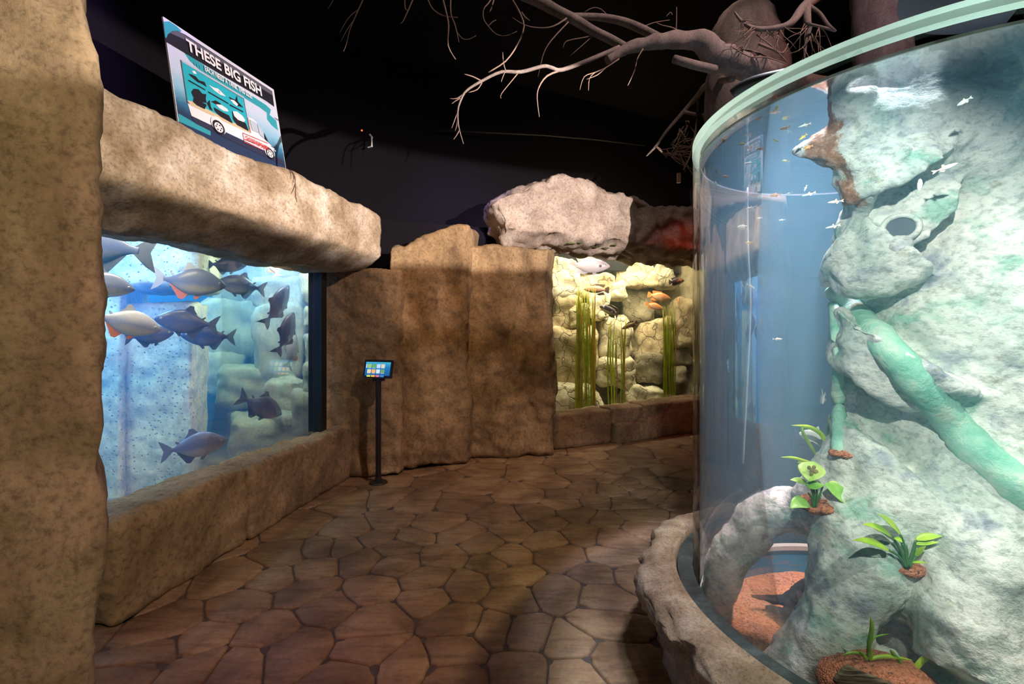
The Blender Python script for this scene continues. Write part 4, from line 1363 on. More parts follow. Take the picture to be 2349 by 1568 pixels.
t0 = nd(nt, 'ShaderNodeBsdfTransparent'); t0.inputs[0].default_value = (0.9, 1.0, 0.94, 1)
m3 = nd(nt, 'ShaderNodeMixShader'); m3.inputs[0].default_value = 0.45
nt.links.new(m2.outputs[0], m3.inputs[1]); nt.links.new(t0.outputs[0], m3.inputs[2]); nt.links.new(m3.outputs[0], out.inputs[0])
M['rim'] = m
mb = MB(); mb.lathe(TC, [(TR + .002, ZR - 0.04), (TR + .002, ZR), (TR - 0.032, ZR), (TR - 0.032, ZR - 0.04)], 128, closed=True)
mb.build('rim', M['rim'], tank, sharp=True)
mb = MB(); mb.lathe(TC, [(TR - 0.030, ZW - 0.004), (TR - 0.030, ZW + 0.005), (TR - 0.036, ZW + 0.005), (TR - 0.036, ZW - 0.004)], 128, closed=True)
mb.build('waterline', plain('pale_waterline', (0.85, 0.90, 0.88), 0.3), tank, sharp=True)  # pale ring drawn for the bright line at the water's edge
m, nt, bs = newmat('blue_painted_band')
n = tex_noise(nt, 14, 5, 0.7); 
nt.links.new(ramp(nt, [(0.40, (0.30, 0.24, 0.20)), (0.45, (0.0, 0.30, 0.72))], n), bs.inputs['Base Color'])
mb = MB(); mb.lathe(TC, [(TR - 0.032, 0.03), (TR - 0.032, 0.145), (TR - 0.045, 0.145), (TR - 0.045, 0.03)], 96, closed=True)
mb.build('blue_band', m, tank, sharp=True)
mb = MB(); mb.lathe(TC, [(TR - 0.032, 0.165), (TR - 0.032, 0.21), (TR - 0.05, 0.2), (TR - 0.05, 0.175)], 96, closed=True)
mb.build('seam_ring', plain('white_seam', (0.72, 0.84, 0.80), 0.2), tank, sharp=True)
m = rockmat('dark_sealant', (0.02, 0.035, 0.035), (0.045, 0.07, 0.07), (0.10, 0.14, 0.14), (0.30, 0.36, 0.36), 6, 0.66, False, 0.6, 0.4)
mb = MB(); mb.lathe(TC, [(TR + 0.001, ZS - 0.03), (TR + 0.001, ZS + 0.004), (TR + 0.07, ZS + 0.002), (TR + 0.075, ZS - 0.03)], 128, closed=True)
mb.build('base_seal', m, tank, sharp=True)
# a vertical joint strip seen through the wall
mb = MB()
an = math.radians(100)
for dd in (0.0,):
    q = P(1683, 262, 1.80)
mb.tube([P(1672, 248, 1.93), P(1690, 272, 1.93)], 0.006, 8)
mb.build('rim_joint', plain('bright_joint', (0.8, 0.85, 0.85), 0.3), tank)

# water in the tank and its surface
mb = MB(); mb.lathe(TC, [(0.0001, 0.02), (TR - 0.031, 0.02), (TR - 0.031, ZW - 0.005), (0.0001, ZW - 0.005)], 128)
prop(mb.build('tank_water', M['water_tank'], smooth=False), 'hazy blue water inside the cylindrical aquarium', 'water', kind='stuff')
m = bpy.data.materials.new('water_surface'); m.use_nodes = True
nt = m.node_tree; nt.nodes.clear()
out = nd(nt, 'ShaderNodeOutputMaterial'); tr = nd(nt, 'ShaderNodeBsdfTransparent'); tr.inputs[0].default_value = (0.95, 0.98, 1, 1)
gl = nd(nt, 'ShaderNodeBsdfGlossy'); gl.inputs['Roughness'].default_value = 0.06
bu = nd(nt, 'ShaderNodeBump'); bu.inputs['Strength'].default_value = 0.12; bu.inputs['Distance'].default_value = 0.02
nt.links.new(tex_noise(nt, 7, 2, 0.5, wpos(nt)), bu.inputs['Height']); nt.links.new(bu.outputs[0], gl.inputs['Normal'])
mx = nd(nt, 'ShaderNodeMixShader'); fw = nd(nt, 'ShaderNodeFresnel'); fw.inputs[0].default_value = 1.333; nt.links.new(fw.outputs[0], mx.inputs[0])
nt.links.new(tr.outputs[0], mx.inputs[1]); nt.links.new(gl.outputs[0], mx.inputs[2]); nt.links.new(mx.outputs[0], out.inputs[0])
mb = MB()
V = [Vector((TC.x, TC.y, ZW))]
for i in range(128):
    a = 2 * math.pi * i / 128
    V.append(Vector((TC.x + (TR - .03) * math.cos(a), TC.y + (TR - .03) * math.sin(a), ZW)))
mb.add(V, [(0, 1 + i, 1 + (i + 1) % 128) for i in range(128)])
prop(mb.build('water_surface', m, smooth=False), 'mirror-like water surface at top of the cylindrical aquarium', 'water surface', kind='stuff')

# stone curb
def curb():
    prof = [(0.915, 0.0), (0.915, 0.345), (0.95, 0.372), (1.0, 0.378), (1.045, 0.366), (1.078, 0.342), (1.092, 0.31), (1.085, 0.275), (1.055, 0.24), (1.01, 0.20), (0.99, 0.15), (0.985, 0.08), (0.99, 0.0)]
    prof = [(float(a), float(b)) for a, b in resample(prof, 4)]
    n = 220
    V, Fc = [], []
    for (r, z) in prof:
        for i in range(n):
            a = 2 * math.pi * i / n
            d = Vector((math.cos(a), math.sin(a), 0))
            p = TC + d * r + Vector((0, 0, z))
            k = max(0, (r - 0.93) / 0.15)
            k = min(1, k)
            ds = fbm(p, 5, 3) * 0.03 * k + fbm(p, 14, 8) * 0.022 * k + fbm(p, 38, 2) * 0.010 * k
            V.append(p + d * ds + Vector((0, 0, (fbm(p, 7, 6) * 0.016 + fbm(p, 30, 6) * 0.005) * k)))
    L = len(prof)
    for j in range(L - 1):
        for i in range(n):
            i2 = (i + 1) % n
            Fc.append((j * n + i, j * n + i2, (j + 1) * n + i2, (j + 1) * n + i))
    prop(obj('stone_curb', V, Fc, M['curb']), 'rough round stone curb at the foot of the cylindrical aquarium', 'stone curb')
curb()

# gravel bed
def gravelmat(name, cols, sc):
    m, nt, bs = newmat(name)
    vo = nd(nt, 'ShaderNodeTexVoronoi'); vo.inputs['Scale'].default_value = sc
    nt.links.new(wpos(nt), vo.inputs['Vector'])
    sepc = nd(nt, 'ShaderNodeSeparateColor'); nt.links.new(vo.outputs['Color'], sepc.inputs[0])
    c = ramp(nt, [(0.0, cols[0]), (0.12, cols[1]), (0.55, cols[2]), (1.0, cols[3])], sepc.outputs[0])
    nt.links.new(c, bs.inputs['Base Color']); bs.inputs['Roughness'].default_value = 0.8
    inv = math_(nt, 'SUBTRACT', 1.0, vo.outputs['Distance'])
    bump(nt, bs, inv, 0.8, 0.006)
    return m
M['gravel'] = gravelmat('orange_gravel', [(0.16, 0.09, 0.05), (0.62, 0.27, 0.10), (0.82, 0.40, 0.17), (0.95, 0.62, 0.36)], 130)
M['gravel_red'] = gravelmat('red_clay_gravel', [(0.10, 0.05, 0.04), (0.36, 0.12, 0.06), (0.52, 0.18, 0.09), (0.62, 0.26, 0.14)], 160)
mb = MB()
nr, na = 14, 64
V = [Vector((TC.x, TC.y, 0.042))]
for j in range(1, nr + 1):
    for i in range(na):
        a = 2 * math.pi * i / na; r = (TR - 0.032) * j / nr
        p = Vector((TC.x + r * math.cos(a), TC.y + r * math.sin(a), 0.04))
        p.z += fbm(p, 6, 1) * 0.012
        V.append(p)
Fc = [(0, 1 + i, 1 + (i + 1) % na) for i in range(na)]
for j in range(nr - 1):
    for i in range(na):
        Fc.append((1 + j * na + i, 1 + (j + 1) * na + i, 1 + (j + 1) * na + (i + 1) % na, 1 + j * na + (i + 1) % na))
mb.add(V, Fc)
prop(mb.build('gravel', M['gravel']), 'orange gravel covering the bottom of the cylindrical aquarium', 'gravel', kind='stuff')

# ------------------------------------------------------------------ sculpted tree trunk in the tank
def trunkmat():
    m, nt, bs = newmat('painted_concrete_bark')
    pos = wpos(nt)
    mp = nd(nt, 'ShaderNodeMapping'); nt.links.new(pos, mp.inputs[0]); mp.inputs['Rotation'].default_value = (0, 0.6, 0.3); mp.inputs['Scale'].default_value = (1, 1, 1.5)
    n1 = tex_noise(nt, 3.0, 5, 0.6, pos, 0.5)
    n2 = tex_noise(nt, 4.2, 5, 0.6, mp.outputs[0], 0.8)
    n3 = tex_noise(nt, 40, 6, 0.7, mp.outputs[0])
    n4 = tex_noise(nt, 13, 6, 0.65, mp.outputs[0])
    c = ramp(nt, [(0.34, (0.34, 0.45, 0.41)), (0.46, (0.62, 0.69, 0.64)), (0.60, (0.82, 0.84, 0.80))], n1)
    c = mixc(nt, c, (0.22, 0.52, 0.40), ramp(nt, [(0.54, (0, 0, 0)), (0.66, (0.75, 0.75, 0.75))], n2))
    c = mixc(nt, c, (0.30, 0.34, 0.42), ramp(nt, [(0.32, (0.85, 0.85, 0.85)), (0.43, (0, 0, 0))], n2))
    c = mixc(nt, c, (0.30, 0.28, 0.14), ramp(nt, [(0.60, (0, 0, 0)), (0.72, (0.65, 0.65, 0.65))], n4))
    c = mixc(nt, c, ramp(nt, [(0.36, (0.45, 0.50, 0.50)), (0.52, (1.05, 1.05, 1.05))], n3), 0.75, 'MULTIPLY')
    # a patch of rust-brown flaking paint at the broken stub
    dmin = None
    for x, y in ((1900, 262), (1893, 300), (1888, 338), (1900, 380), (1922, 425), (1944, 465)):
        vd = nd(nt, 'ShaderNodeVectorMath', operation='DISTANCE')
        nt.links.new(pos, vd.inputs[0])
        vd.inputs[1].default_value = P(x, y, 1.64)
        dmin = vd.outputs['Value'] if dmin is None else math_(nt, 'MINIMUM', dmin, vd.outputs['Value'])
    nr_ = tex_noise(nt, 11, 8, 0.75, pos)
    rim_ = math_(nt, 'ADD', dmin, math_(nt, 'MULTIPLY', math_(nt, 'SUBTRACT', nr_, 0.5), 0.16))
    rust = ramp(nt, [(0.35, (0.13, 0.07, 0.045)), (0.52, (0.34, 0.16, 0.08)), (0.66, (0.50, 0.42, 0.34))], tex_noise(nt, 24, 5, 0.7, pos))
    c = mixc(nt, rust, c, ramp(nt, [(0.050, (0, 0, 0)), (0.066, (1, 1, 1))], rim_))
    nt.links.new(c, bs.inputs['Base Color'])
    bs.inputs['Roughness'].default_value = 0.85
    bump(nt, bs, math_(nt, 'ADD', math_(nt, 'MULTIPLY', n3, 0.5), n4), 0.6, 0.018)
    return m
M['bark'] = trunkmat()
def trunk_fill(mb):
    def tb(pts, n=20, k=4):
        pr = resample(pts, k)
        mb.tube([p[:3] for p in pr], [p[3] for p in pr], n)
    q = lambda px, py, Y, r: (*P(px, py, Y), r)
    # main stem
    tb([(1.90, 1.98, 0.02, 0.50), (1.90, 1.95, 0.35, 0.47), (1.90, 1.90, 0.75, 0.44), (1.90, 1.88, 1.15, 0.43), (1.92, 1.86, 1.5, 0.44), (1.95, 1.84, 1.8, 0.44), (1.97, 1.83, 2.05, 0.43), (1.97, 1.83, 2.28, 0.40)], 28)
    # broken branch stub at upper left
    tb([q(2250, 330, 1.76, 0.30), q(2130, 305, 1.66, 0.24), q(2010, 312, 1.62, 0.16), q(1935, 328, 1.64, 0.098), (*P(1872, 342, 1.66), 0.046), (*P(1814, 352, 1.68), 0.007)], 18)
    tb([q(2060, 400, 1.62, 0.18), q(1990, 275, 1.60, 0.115), q(1966, 220, 1.56, 0.08), q(1975, 192, 1.52, 0.05)], 18)
    tb([q(2090, 480, 1.72, 0.20), q(1985, 420, 1.70, 0.09), q(1940, 385, 1.68, 0.05)], 14)
    # bulge with the vine corner
    tb([q(2040, 560, 1.75, 0.20), q(1965, 620, 1.80, 0.125), q(1915, 645, 1.82, 0.06)], 16)
    tb([q(2080, 800, 1.75, 0.28), q(2000, 880, 1.82, 0.17)], 16)
    # left arch root
    tb([q(2050, 1050, 1.78, 0.22), q(1960, 1120, 1.85, 0.17), q(1862, 1166, 1.98, 0.110), q(1795, 1168, 2.06, 0.092), q(1738, 1196, 2.12, 0.090), q(1690, 1262, 2.16, 0.088), q(1652, 1330, 2.22, 0.082), q(1640, 1410, 2.30, 0.08)], 18)
    # leg root between arch and front
    tb([q(2060, 1130, 1.75, 0.22), q(1985, 1250, 1.72, 0.16), q(1935, 1370, 1.68, 0.13), q(1880, 1480, 1.66, 0.12), q(1810, 1590, 1.66, 0.13), q(1760, 1700, 1.64, 0.15)], 18)
    # front right buttress
    tb([q(2260, 1050, 1.70, 0.26), q(2250, 1250, 1.56, 0.18), q(2240, 1420, 1.48, 0.15), q(2230, 1600, 1.42, 0.16), q(2220, 1800, 1.38, 0.18)], 20)
    # shelf that holds the middle plant
    tb([q(2100, 1290, 1.72, 0.10), q(2092, 1335, 1.62, 0.07), q(2085, 1400, 1.66, 0.06)], 14)
    # shelf that holds the upper plant
    tb([q(1965, 1180, 1.84, 0.09), q(1900, 1192, 1.86, 0.065), q(1850, 1186, 1.92, 0.05)], 14)
    # base mound at bottom
    tb([q(2010, 1640, 1.55, 0.20), q(2120, 1640, 1.5, 0.20)], 16)
    # left edge lumps
    for px, py, r in ((1915, 880, 0.05), (1922, 980, 0.06), (1930, 760, 0.06), (1928, 1020, 0.07)):
        mb.sphere(P(px + 26, py, 1.92), r, 14, 10)
V, Fc = organic(trunk_fill, 0.013, 10)
V = roughen(V, Fc, ((2.4, 0.024), (5.5, 0.018), (13, 0.009), (34, 0.003)), 4)
trunk_t = thing('tree_trunk_sculpture', 'grey-green sculpted tree trunk with arching root inside the cylindrical aquarium', 'tree sculpture', Vector((1.92, 1.98, 0.03)))
obj('trunk', V, Fc, M['bark'], trunk_t)
TB = BVHTree.FromPolygons([Vector(v) for v in V], Fc)
EYEV = Vector((0, 0, EYE))
def hit(px, py, out=0.0, Y0=2.0):
    d = P(px, py, 1.0) - EYEV
    d.normalize()
    r = TB.ray_cast(EYEV, d)
    if r[0] is None:
        return P(px, py, Y0)
    return r[0] - d * out
def hitY(px, py, Y0=2.0):
    return hit(px, py, 0, Y0).y

# vine ridges on the trunk
def vine(name, pts, r0, mat, sink):
    pr = resample(pts, 5)
    cs = []
    for p in pr:
        cs.append(hit(p[0], p[1], -sink))
    # smooth the depth
    for _ in range(6):
        cs = [cs[0]] + [(cs[i - 1] + cs[i] * 2 + cs[i + 1]) / 4 for i in range(1, len(cs) - 1)] + [cs[-1]]
    rad = [float(r0 * p[2]) for p in pr]
    mb = MB(); mb.tube(cs, rad, 14)
    V, Fc = np.array([tuple(v) for v in mb.V]), mb.F
    V = roughen(V, Fc, ((8, 0.008), (26, 0.004)), 9)
    obj(name, V, Fc, mat, trunk_t)
m, nt, bs = newmat('verdigris_vine')
pos = wpos(nt); n1 = tex_noise(nt, 9, 5, 0.65, pos); n2 = tex_noise(nt, 40, 5, 0.7, pos)
c = ramp(nt, [(0.34, (0.16, 0.48, 0.36)), (0.52, (0.32, 0.64, 0.50)), (0.68, (0.62, 0.72, 0.60))], n1)
nt.links.new(c, bs.inputs['Base Color']); bs.inputs['Roughness'].default_value = 0.85; bump(nt, bs, n2, 0.6, 0.015)
M['vine'] = m
vine('vine', [(1905, 662, 0.7), (1960, 712, 0.9), (2030, 790, 1.0), (2100, 870, 1.1), (2170, 950, 1.1), (2240, 1030, 1.2), (2300, 1085, 1.2), (2380, 1150, 1.2), (2450, 1200, 1.2)], 0.050, M['vine'], 0.012)
vine('vine', [(1898, 655, 0.9), (1900, 625, 1.1), (1930, 570, 1.0), (1962, 520, 0.8), (1985, 460, 0.7), (2030, 400, 0.55), (2080, 340, 0.45)], 0.034, M['bark'], 0.01)
vine('vine', [(1912, 700, 0.9), (1924, 800, 0.9), (1922, 900, 1.0), (1926, 990, 1.1), (1925, 1040, 1.2)], 0.022, M['vine'], 0.004)

# knot ring
def knot():
    c = hit(2066, 522, 0.02)
    d = (c - EYEV).normalized()
    R = d.cross(Vector((0, 0, 1))).normalized(); U = R.cross(d).normalized()
    mb = MB()
    n, k = 32, 10
    V, Fc = [], []
    for i in range(n):
        a = 2 * math.pi * i / n
        rad = R * math.cos(a) * 0.050 + U * math.sin(a) * 0.043
        u = rad.normalized()
        for j in range(k):
            b = 2 * math.pi * j / k
            V.append(c + rad + u * 0.010 * math.cos(b) - d * 0.016 * math.sin(b))
    for i in range(n):
        for j in range(k):
            Fc.append((i * k + j, ((i + 1) % n) * k + j, ((i + 1) % n) * k + (j + 1) % k, i * k + (j + 1) % k))
    mb.add(V, Fc)
    mb.build('knot_ring', M['bark'], trunk_t)
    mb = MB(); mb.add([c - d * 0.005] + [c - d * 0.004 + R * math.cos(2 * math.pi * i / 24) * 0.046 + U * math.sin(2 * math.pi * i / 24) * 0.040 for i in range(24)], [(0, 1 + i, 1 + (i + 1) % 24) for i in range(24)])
    mb.build('knot_shade', plain('hollow_shade', (0.09, 0.12, 0.15), 0.9), trunk_t)  # flat disc; its dark colour paints the shade of a hole
    mb = MB(); cc = hit(2066, 562, -0.012); mb.sphere(cc + d * 0.012, (0.042, 0.026, 0.032), 16, 10)
    V, Fc = np.array([tuple(v) for v in mb.V]), mb.F
    obj('knot_lump', roughen(V, Fc, ((16, 0.008),), 3), Fc, M['bark'], trunk_t)
knot()
# gravel pockets and plants
def pocket(label, px, py, wpx, hpx, seed, dz=0.0):
    c = hit(px, py, 0.0)
    k = c.y / F
    mb = MB(); mb.sphere(c + Vector((0, 0.02, dz)), (wpx / 2 * k, max(0.03, wpx / 3 * k), hpx / 2 * k), 28, 14)
    V, Fc = np.array([tuple(v) for v in mb.V]), mb.F
    o = obj('gravel', roughen(V, Fc, ((14, 0.012), (40, 0.009), (90, 0.004)), seed), Fc, M['gravel_red'])
    prop(o, label, 'gravel', kind='stuff')
    return c
pk1 = pocket('red gravel in the trunk pocket under the broad-leaved plant', 1893, 1163, 124, 24, 1)
pk2 = pocket('red gravel in the trunk pocket under the narrow-leaved plant', 2092, 1303, 104, 36, 2)
pk3 = pocket('thin strip of red gravel in the upper trunk hollow', 1945, 1044, 56, 10, 3)
pk4 = pocket('red gravel mound at the trunk foot beside the old board', 2030, 1590, 270, 130, 4)

def leafmat(name, col, tip):
    m, nt, bs = newmat(name)
    n = tex_noise(nt, 18, 4, 0.6, wpos(nt))
    nt.links.new(ramp(nt, [(0.35, col), (0.65, tip)], n), bs.inputs['Base Color'])
    bs.inputs['Roughness'].default_value = 0.4
    return m
M['leaf_a'] = leafmat('broad_leaf_green', (0.16, 0.48, 0.06), (0.36, 0.66, 0.14))
M['leaf_a2'] = leafmat('yellowing_leaf_green', (0.40, 0.72, 0.12), (0.62, 0.80, 0.25))
M['leaf_b'] = leafmat('lime_leaf', (0.30, 0.58, 0.03), (0.52, 0.74, 0.06))
M['leaf_c'] = leafmat('olive_blade', (0.14, 0.34, 0.03), (0.36, 0.56, 0.05))
M['stem'] = plain('dark_green_stem', (0.05, 0.16, 0.04), 0.5)
M['spot_brown'] = plain('brown_leaf_spot', (0.30, 0.26, 0.12), 0.7)
def leaf(parent, base, tip, width, mat, lift=0.25, name='leaf', nrm=None, power=0.8):
    base, tip = Vector(base), Vector(tip)
    L = (tip - base).length
    toC = (EYEV - (base + tip) / 2).normalized()
    hint = (toC * 0.8 + Vector((0, 0, 0.7))).normalized() if nrm is None else nrm
    mid = (base + tip) / 2 + Vector((0, 0, 1)) * L * lift
    n, k = 12, 6
    V, Fc = [], []
    for i in range(n + 1):
        t = i / n
        p = base * (1 - t) ** 2 + mid * 2 * t * (1 - t) + tip * t * t
        tg = ((mid - base) * 2 * (1 - t) + (tip - mid) * 2 * t).normalized()
        sd = tg.cross(hint)
        sd = sd.normalized() if sd.length > 1e-4 else Vector((1, 0, 0))
        nn = sd.cross(tg)
        wv = width / 2 * max(0.04, math.sin(math.pi * min(0.999, t ** power * 0.98 + 0.02)))
        for j in range(k + 1):
            u = -1 + 2 * j / k
            V.append(p + sd * wv * u + nn * (wv * 0.30 * u * u + 0.03 * wv * math.sin(t * 20)))
    for i in range(n):
        for j in range(k):
            a = i * (k + 1) + j
            Fc.append((a, a + 1, a + k + 2, a + k + 1))
    mb = MB(); mb.add(V, Fc)
    return mb.build(name, mat, parent, solid=0.0012)
def stems(parent, sets, r):
    for a, b in sets:
        mb = MB(); m_ = (Vector(a) + Vector(b)) / 2 + Vector((0.004, 0, 0.008))
        mb.tube([p[:3] for p in resample([a, m_, b], 4)], r, 8)
        mb.build('stem', M['stem'], parent)
# broad-leaved plant
Ya = pk1.y - 0.03
pl = thing('broad_leaved_plant', 'bright green broad-leaved plant with brown-spotted top leaf on the arching root', 'water plant', P(1868, 1160, Ya))
A_ = lambda px, py, d=0.0: P(px, py, Ya + d)
k = Ya / F
lf = leaf(pl, A_(1856, 1104, -.02), A_(1868, 1058, .03), 54 * k, M['leaf_a2'], 0.05, power=0.95)
mb = MB(); sc_ = A_(1864, 1078, -0.012)
for (dx, dy) in ((0, 0), (5, -7), (-6, -6), (8, 2), (0, 8), (11, 4)):
    mb.sphere(A_(1862 + dx, 1078 + dy, -0.012), (0.008, 0.002, 0.008), 8, 5)
mb.build('leaf_spot', M['spot_brown'], pl)
leaf(pl, A_(1848, 1112), A_(1892, 1112, -.03), 22 * k, M['leaf_a'], -0.1)
leaf(pl, A_(1892, 1110), A_(1962, 1166, -.02), 36 * k, M['leaf_a'], 0.10)
leaf(pl, A_(1856, 1156), A_(1812, 1166, -.02), 34 * k, M['leaf_a'], 0.25)
leaf(pl, A_(1852, 1108, .02), A_(1812, 1100, .03), 16 * k, M['leaf_a2'], 0.1)
leaf(pl, A_(1900, 1108, .02), A_(1928, 1110, .02), 8 * k, M['leaf_a2'], 0.2)
stems(pl, [(A_(1868, 1164), A_(1856, 1108)), (A_(1866, 1164), A_(1866, 1116)), (A_(1871, 1164), A_(1872, 1112)), (A_(1870, 1162), A_(1888, 1112)), (A_(1865, 1165), A_(1854, 1130))], 0.0035)
# narrow-leaved plant
Yb = pk2.y - 0.03
pl = thing('narrow_leaved_plant', 'lime green plant with long narrow leaves halfway down the trunk', 'water plant', P(2082, 1300, Yb))
B_ = lambda px, py, d=0.0: P(px, py, Yb + d)
k = Yb / F
for a, b, w_, l in (((2041, 1264), (1957, 1238), 22, 0.12), ((2046, 1232), (1979, 1202), 22, 0.12), ((2066, 1225), (2015, 1177), 26, 0.02), ((2100, 1238), (2162, 1230), 18, 0.14), ((2098, 1247), (2154, 1243), 12, 0.0), ((2100, 1276), (2124, 1252), 12, 0.1), ((2090, 1290), (2128, 1291), 6, 0.1), ((2052, 1232), (2070, 1244), 12, 0.1)):
    leaf(pl, B_(*a), B_(*b, -0.03), w_ * k, M['leaf_b'], l)
stems(pl, [(B_(2078, 1300), B_(2041, 1262)), (B_(2078, 1300), B_(2048, 1234)), (B_(2080, 1298), B_(2066, 1226)), (B_(2082, 1298), B_(2100, 1240)), (B_(2084, 1298), B_(2100, 1250)), (B_(2086, 1300), B_(2102, 1276)), (B_(2080, 1300), B_(2070, 1246)), (B_(2079, 1300), B_(2078, 1250))], 0.004)
# upper thin plant
Yc = 2.02
pl = thing('grass_leaved_plant', 'thin long-bladed plant growing behind the top of arching root', 'water plant', P(1890, 1052, Yc))
C_ = lambda px, py, d=0.0: P(px, py, Yc + d)
k = Yc / F
def blade(parent, pts, w_, mat):
    pr = resample([tuple(p) for p in pts], 5)
    V, Fc = [], []
    n = len(pr)
    for i, p in enumerate(pr):
        p = Vector(p); t = i / (n - 1)
        tg = Vector(pr[min(i + 1, n - 1)]) - Vector(pr[max(i - 1, 0)])
        sd = tg.cross(EYEV - p).normalized()
        ww = w_ * (0.75 + 0.25 * math.sin(t * 3.1)) * (1 if t < 0.75 else max(0.08, (1 - t) / 0.25))
        V += [p - sd * ww / 2, p + sd * ww / 2]
    for i in range(n - 1):
        Fc.append((2 * i, 2 * i + 1, 2 * i + 3, 2 * i + 2))
    mb = MB(); mb.add(V, Fc)
    mb.build('leaf', mat, parent, solid=0.0012)
for pts, w_, mt in (([(1893, 1050), (1895, 1020), (1885, 997), (1868, 984), (1845, 977), (1815, 975)], 10, 'leaf_b'), ([(1878, 1052), (1862, 1025), (1846, 1000), (1840, 984), (1842, 974)], 7, 'leaf_c'), ([(1896, 1045), (1900, 1000), (1902, 950)], 6, 'leaf_c'), ([(1890, 1068), (1850, 1058), (1822, 1050), (1791, 1048)], 7, 'leaf_b'), ([(1862, 1062), (1845, 1060), (1828, 1060)], 4, 'leaf_b'), ([(1892, 1030), (1886, 1026), (1877, 1022)], 4, 'leaf_c')):
    blade(pl, [C_(*p) for p in pts], w_ * k, M[mt])
# two small plants on the gravel mound
Yd = pk4.y + 0.02
k = Yd / F
pl = thing('grass_leaved_plant', 'small olive plant with one tall blade on gravel mound, behind old board', 'water plant', P(1990, 1520, Yd))
D_ = lambda px, py, d=0.0: P(px, py, Yd + d)
for pts, w_, mt in (([(1992, 1515), (1994, 1475), (2000, 1440), (1997, 1412)], 9, 'leaf_c'), ([(1990, 1515), (1975, 1500), (1955, 1496), (1930, 1503)], 6, 'leaf_c'), ([(1994, 1512), (2020, 1505), (2050, 1506), (2095, 1514)], 8, 'leaf_b'), ([(1994, 1490), (2005, 1462), (2040, 1453)], 4, 'leaf_c'), ([(1992, 1512), (1980, 1500), (1970, 1492)], 6, 'leaf_c'), ([(1996, 1512), (1998, 1500), (1996, 1488)], 8, 'leaf_b')):
    blade(pl, [D_(*p) for p in pts], w_ * k, M[mt])
pl = thing('grass_leaved_plant', 'small lime plant with two raised blades at the bottom edge', 'water plant', P(2088, 1555, Yd))
for pts, w_, mt in (([(2082, 1550), (2066, 1520), (2050, 1500), (2042, 1488)], 9, 'leaf_c'), ([(2090, 1548), (2110, 1520), (2135, 1497), (2142, 1476)], 12, 'leaf_b'), ([(2092, 1552), (2100, 1552), (2120, 1550)], 6, 'leaf_b'), ([(2090, 1540), (2094, 1560), (2098, 1580)], 10, 'leaf_b')):
    blade(pl, [D_(*p) for p in pts], w_ * k, M[mt])
# old board and driftwood
m, nt, bs = newmat('weathered_wood')
mp = nd(nt, 'ShaderNodeMapping'); tcn = nd(nt, 'ShaderNodeTexCoord'); nt.links.new(tcn.outputs['Object'], mp.inputs[0]); mp.inputs['Scale'].default_value = (3, 3, 40)
n = tex_noise(nt, 4, 5, 0.6, mp.outputs[0], 0.5)
nt.links.new(ramp(nt, [(0.36, (0.05, 0.035, 0.02)), (0.6, (0.24, 0.18, 0.11))], n), bs.inputs['Base Color']); bs.inputs['Roughness'].default_value = 0.9; bump(nt, bs, n, 0.5, 0.01)
Ye = pk4.y - 0.10
cs = [P(1908, 1560, Ye), P(1908, 1560, Ye + .04), P(1942, 1524, Ye), P(1942, 1524, Ye + .04), P(2075, 1690, Ye - .02), P(2075, 1690, Ye + .02), P(2075, 1578, Ye - .02), P(2075, 1578, Ye + .02)]
c = [cs[0], cs[2], cs[1], cs[3], cs[4], cs[6], cs[5], cs[7]]
rock('old_board', 'weathered brown board edging the gravel mound at the bottom edge', 'wooden board', hexrock(c, (24, 6, 10), 0.15, ((10, 0.006),), 3), m)
def drift(mb):
    def tb(pts):
        pr = resample(pts, 4); mb.tube([p[:3] for p in pr], [p[3] for p in pr], 12)
    q = lambda px, py, Y, r: (*P(px, py, Y), r)
    tb([q(1722, 1366, 2.36, .008), q(1762, 1372, 2.34, .016), q(1806, 1374, 2.3, .03), q(1838, 1352, 2.26, .035), q(1858, 1338, 2.24, .03)])
    tb([q(1756, 1390, 2.32, .010), q(1782, 1402, 2.28, .022), q(1812, 1412, 2.22, .034), q(1845, 1400, 2.2, .04)])
    tb([q(1806, 1376, 2.28, .03), q(1826, 1392, 2.24, .05), q(1850, 1375, 2.2, .05)])
V, Fc = organic(drift, 0.006, 3)
rock('driftwood', 'forked black driftwood lying on the orange gravel under the arch', 'driftwood', (roughen(V, Fc, ((14, 0.006), (40, 0.003)), 5), Fc), plain('black_wood', (0.03, 0.03, 0.03), 0.8, nz=0.4))
# thin rod added in place of a refracted light streak
small('streak_rod', 'thin pale vertical rod standing for a refracted light streak in the cylindrical aquarium', 'light streak',
      lambda mb: mb.tube([p for p in resample([tuple(P(1715, 430, 2.3)), tuple(P(1716, 560, 2.3)), tuple(P(1722, 700, 2.3)), tuple(P(1716, 850, 2.3)), tuple(P(1705, 1062, 2.3))], 5)], 0.004, 8), plain('pale_streak', (0.8, 0.9, 1.0), 0.15), True)
small('hose', 'black hose end lying over the rim of the cylindrical aquarium', 'hose',
      lambda mb: mb.tube([p[:3] for p in resample([tuple(P(1682, 214, 1.93)), tuple(P(1700, 200, 1.9)), tuple(P(1740, 184, 1.84)), tuple(P(1802, 170, 1.78))], 4)], 0.022, 12), M['black'], True)

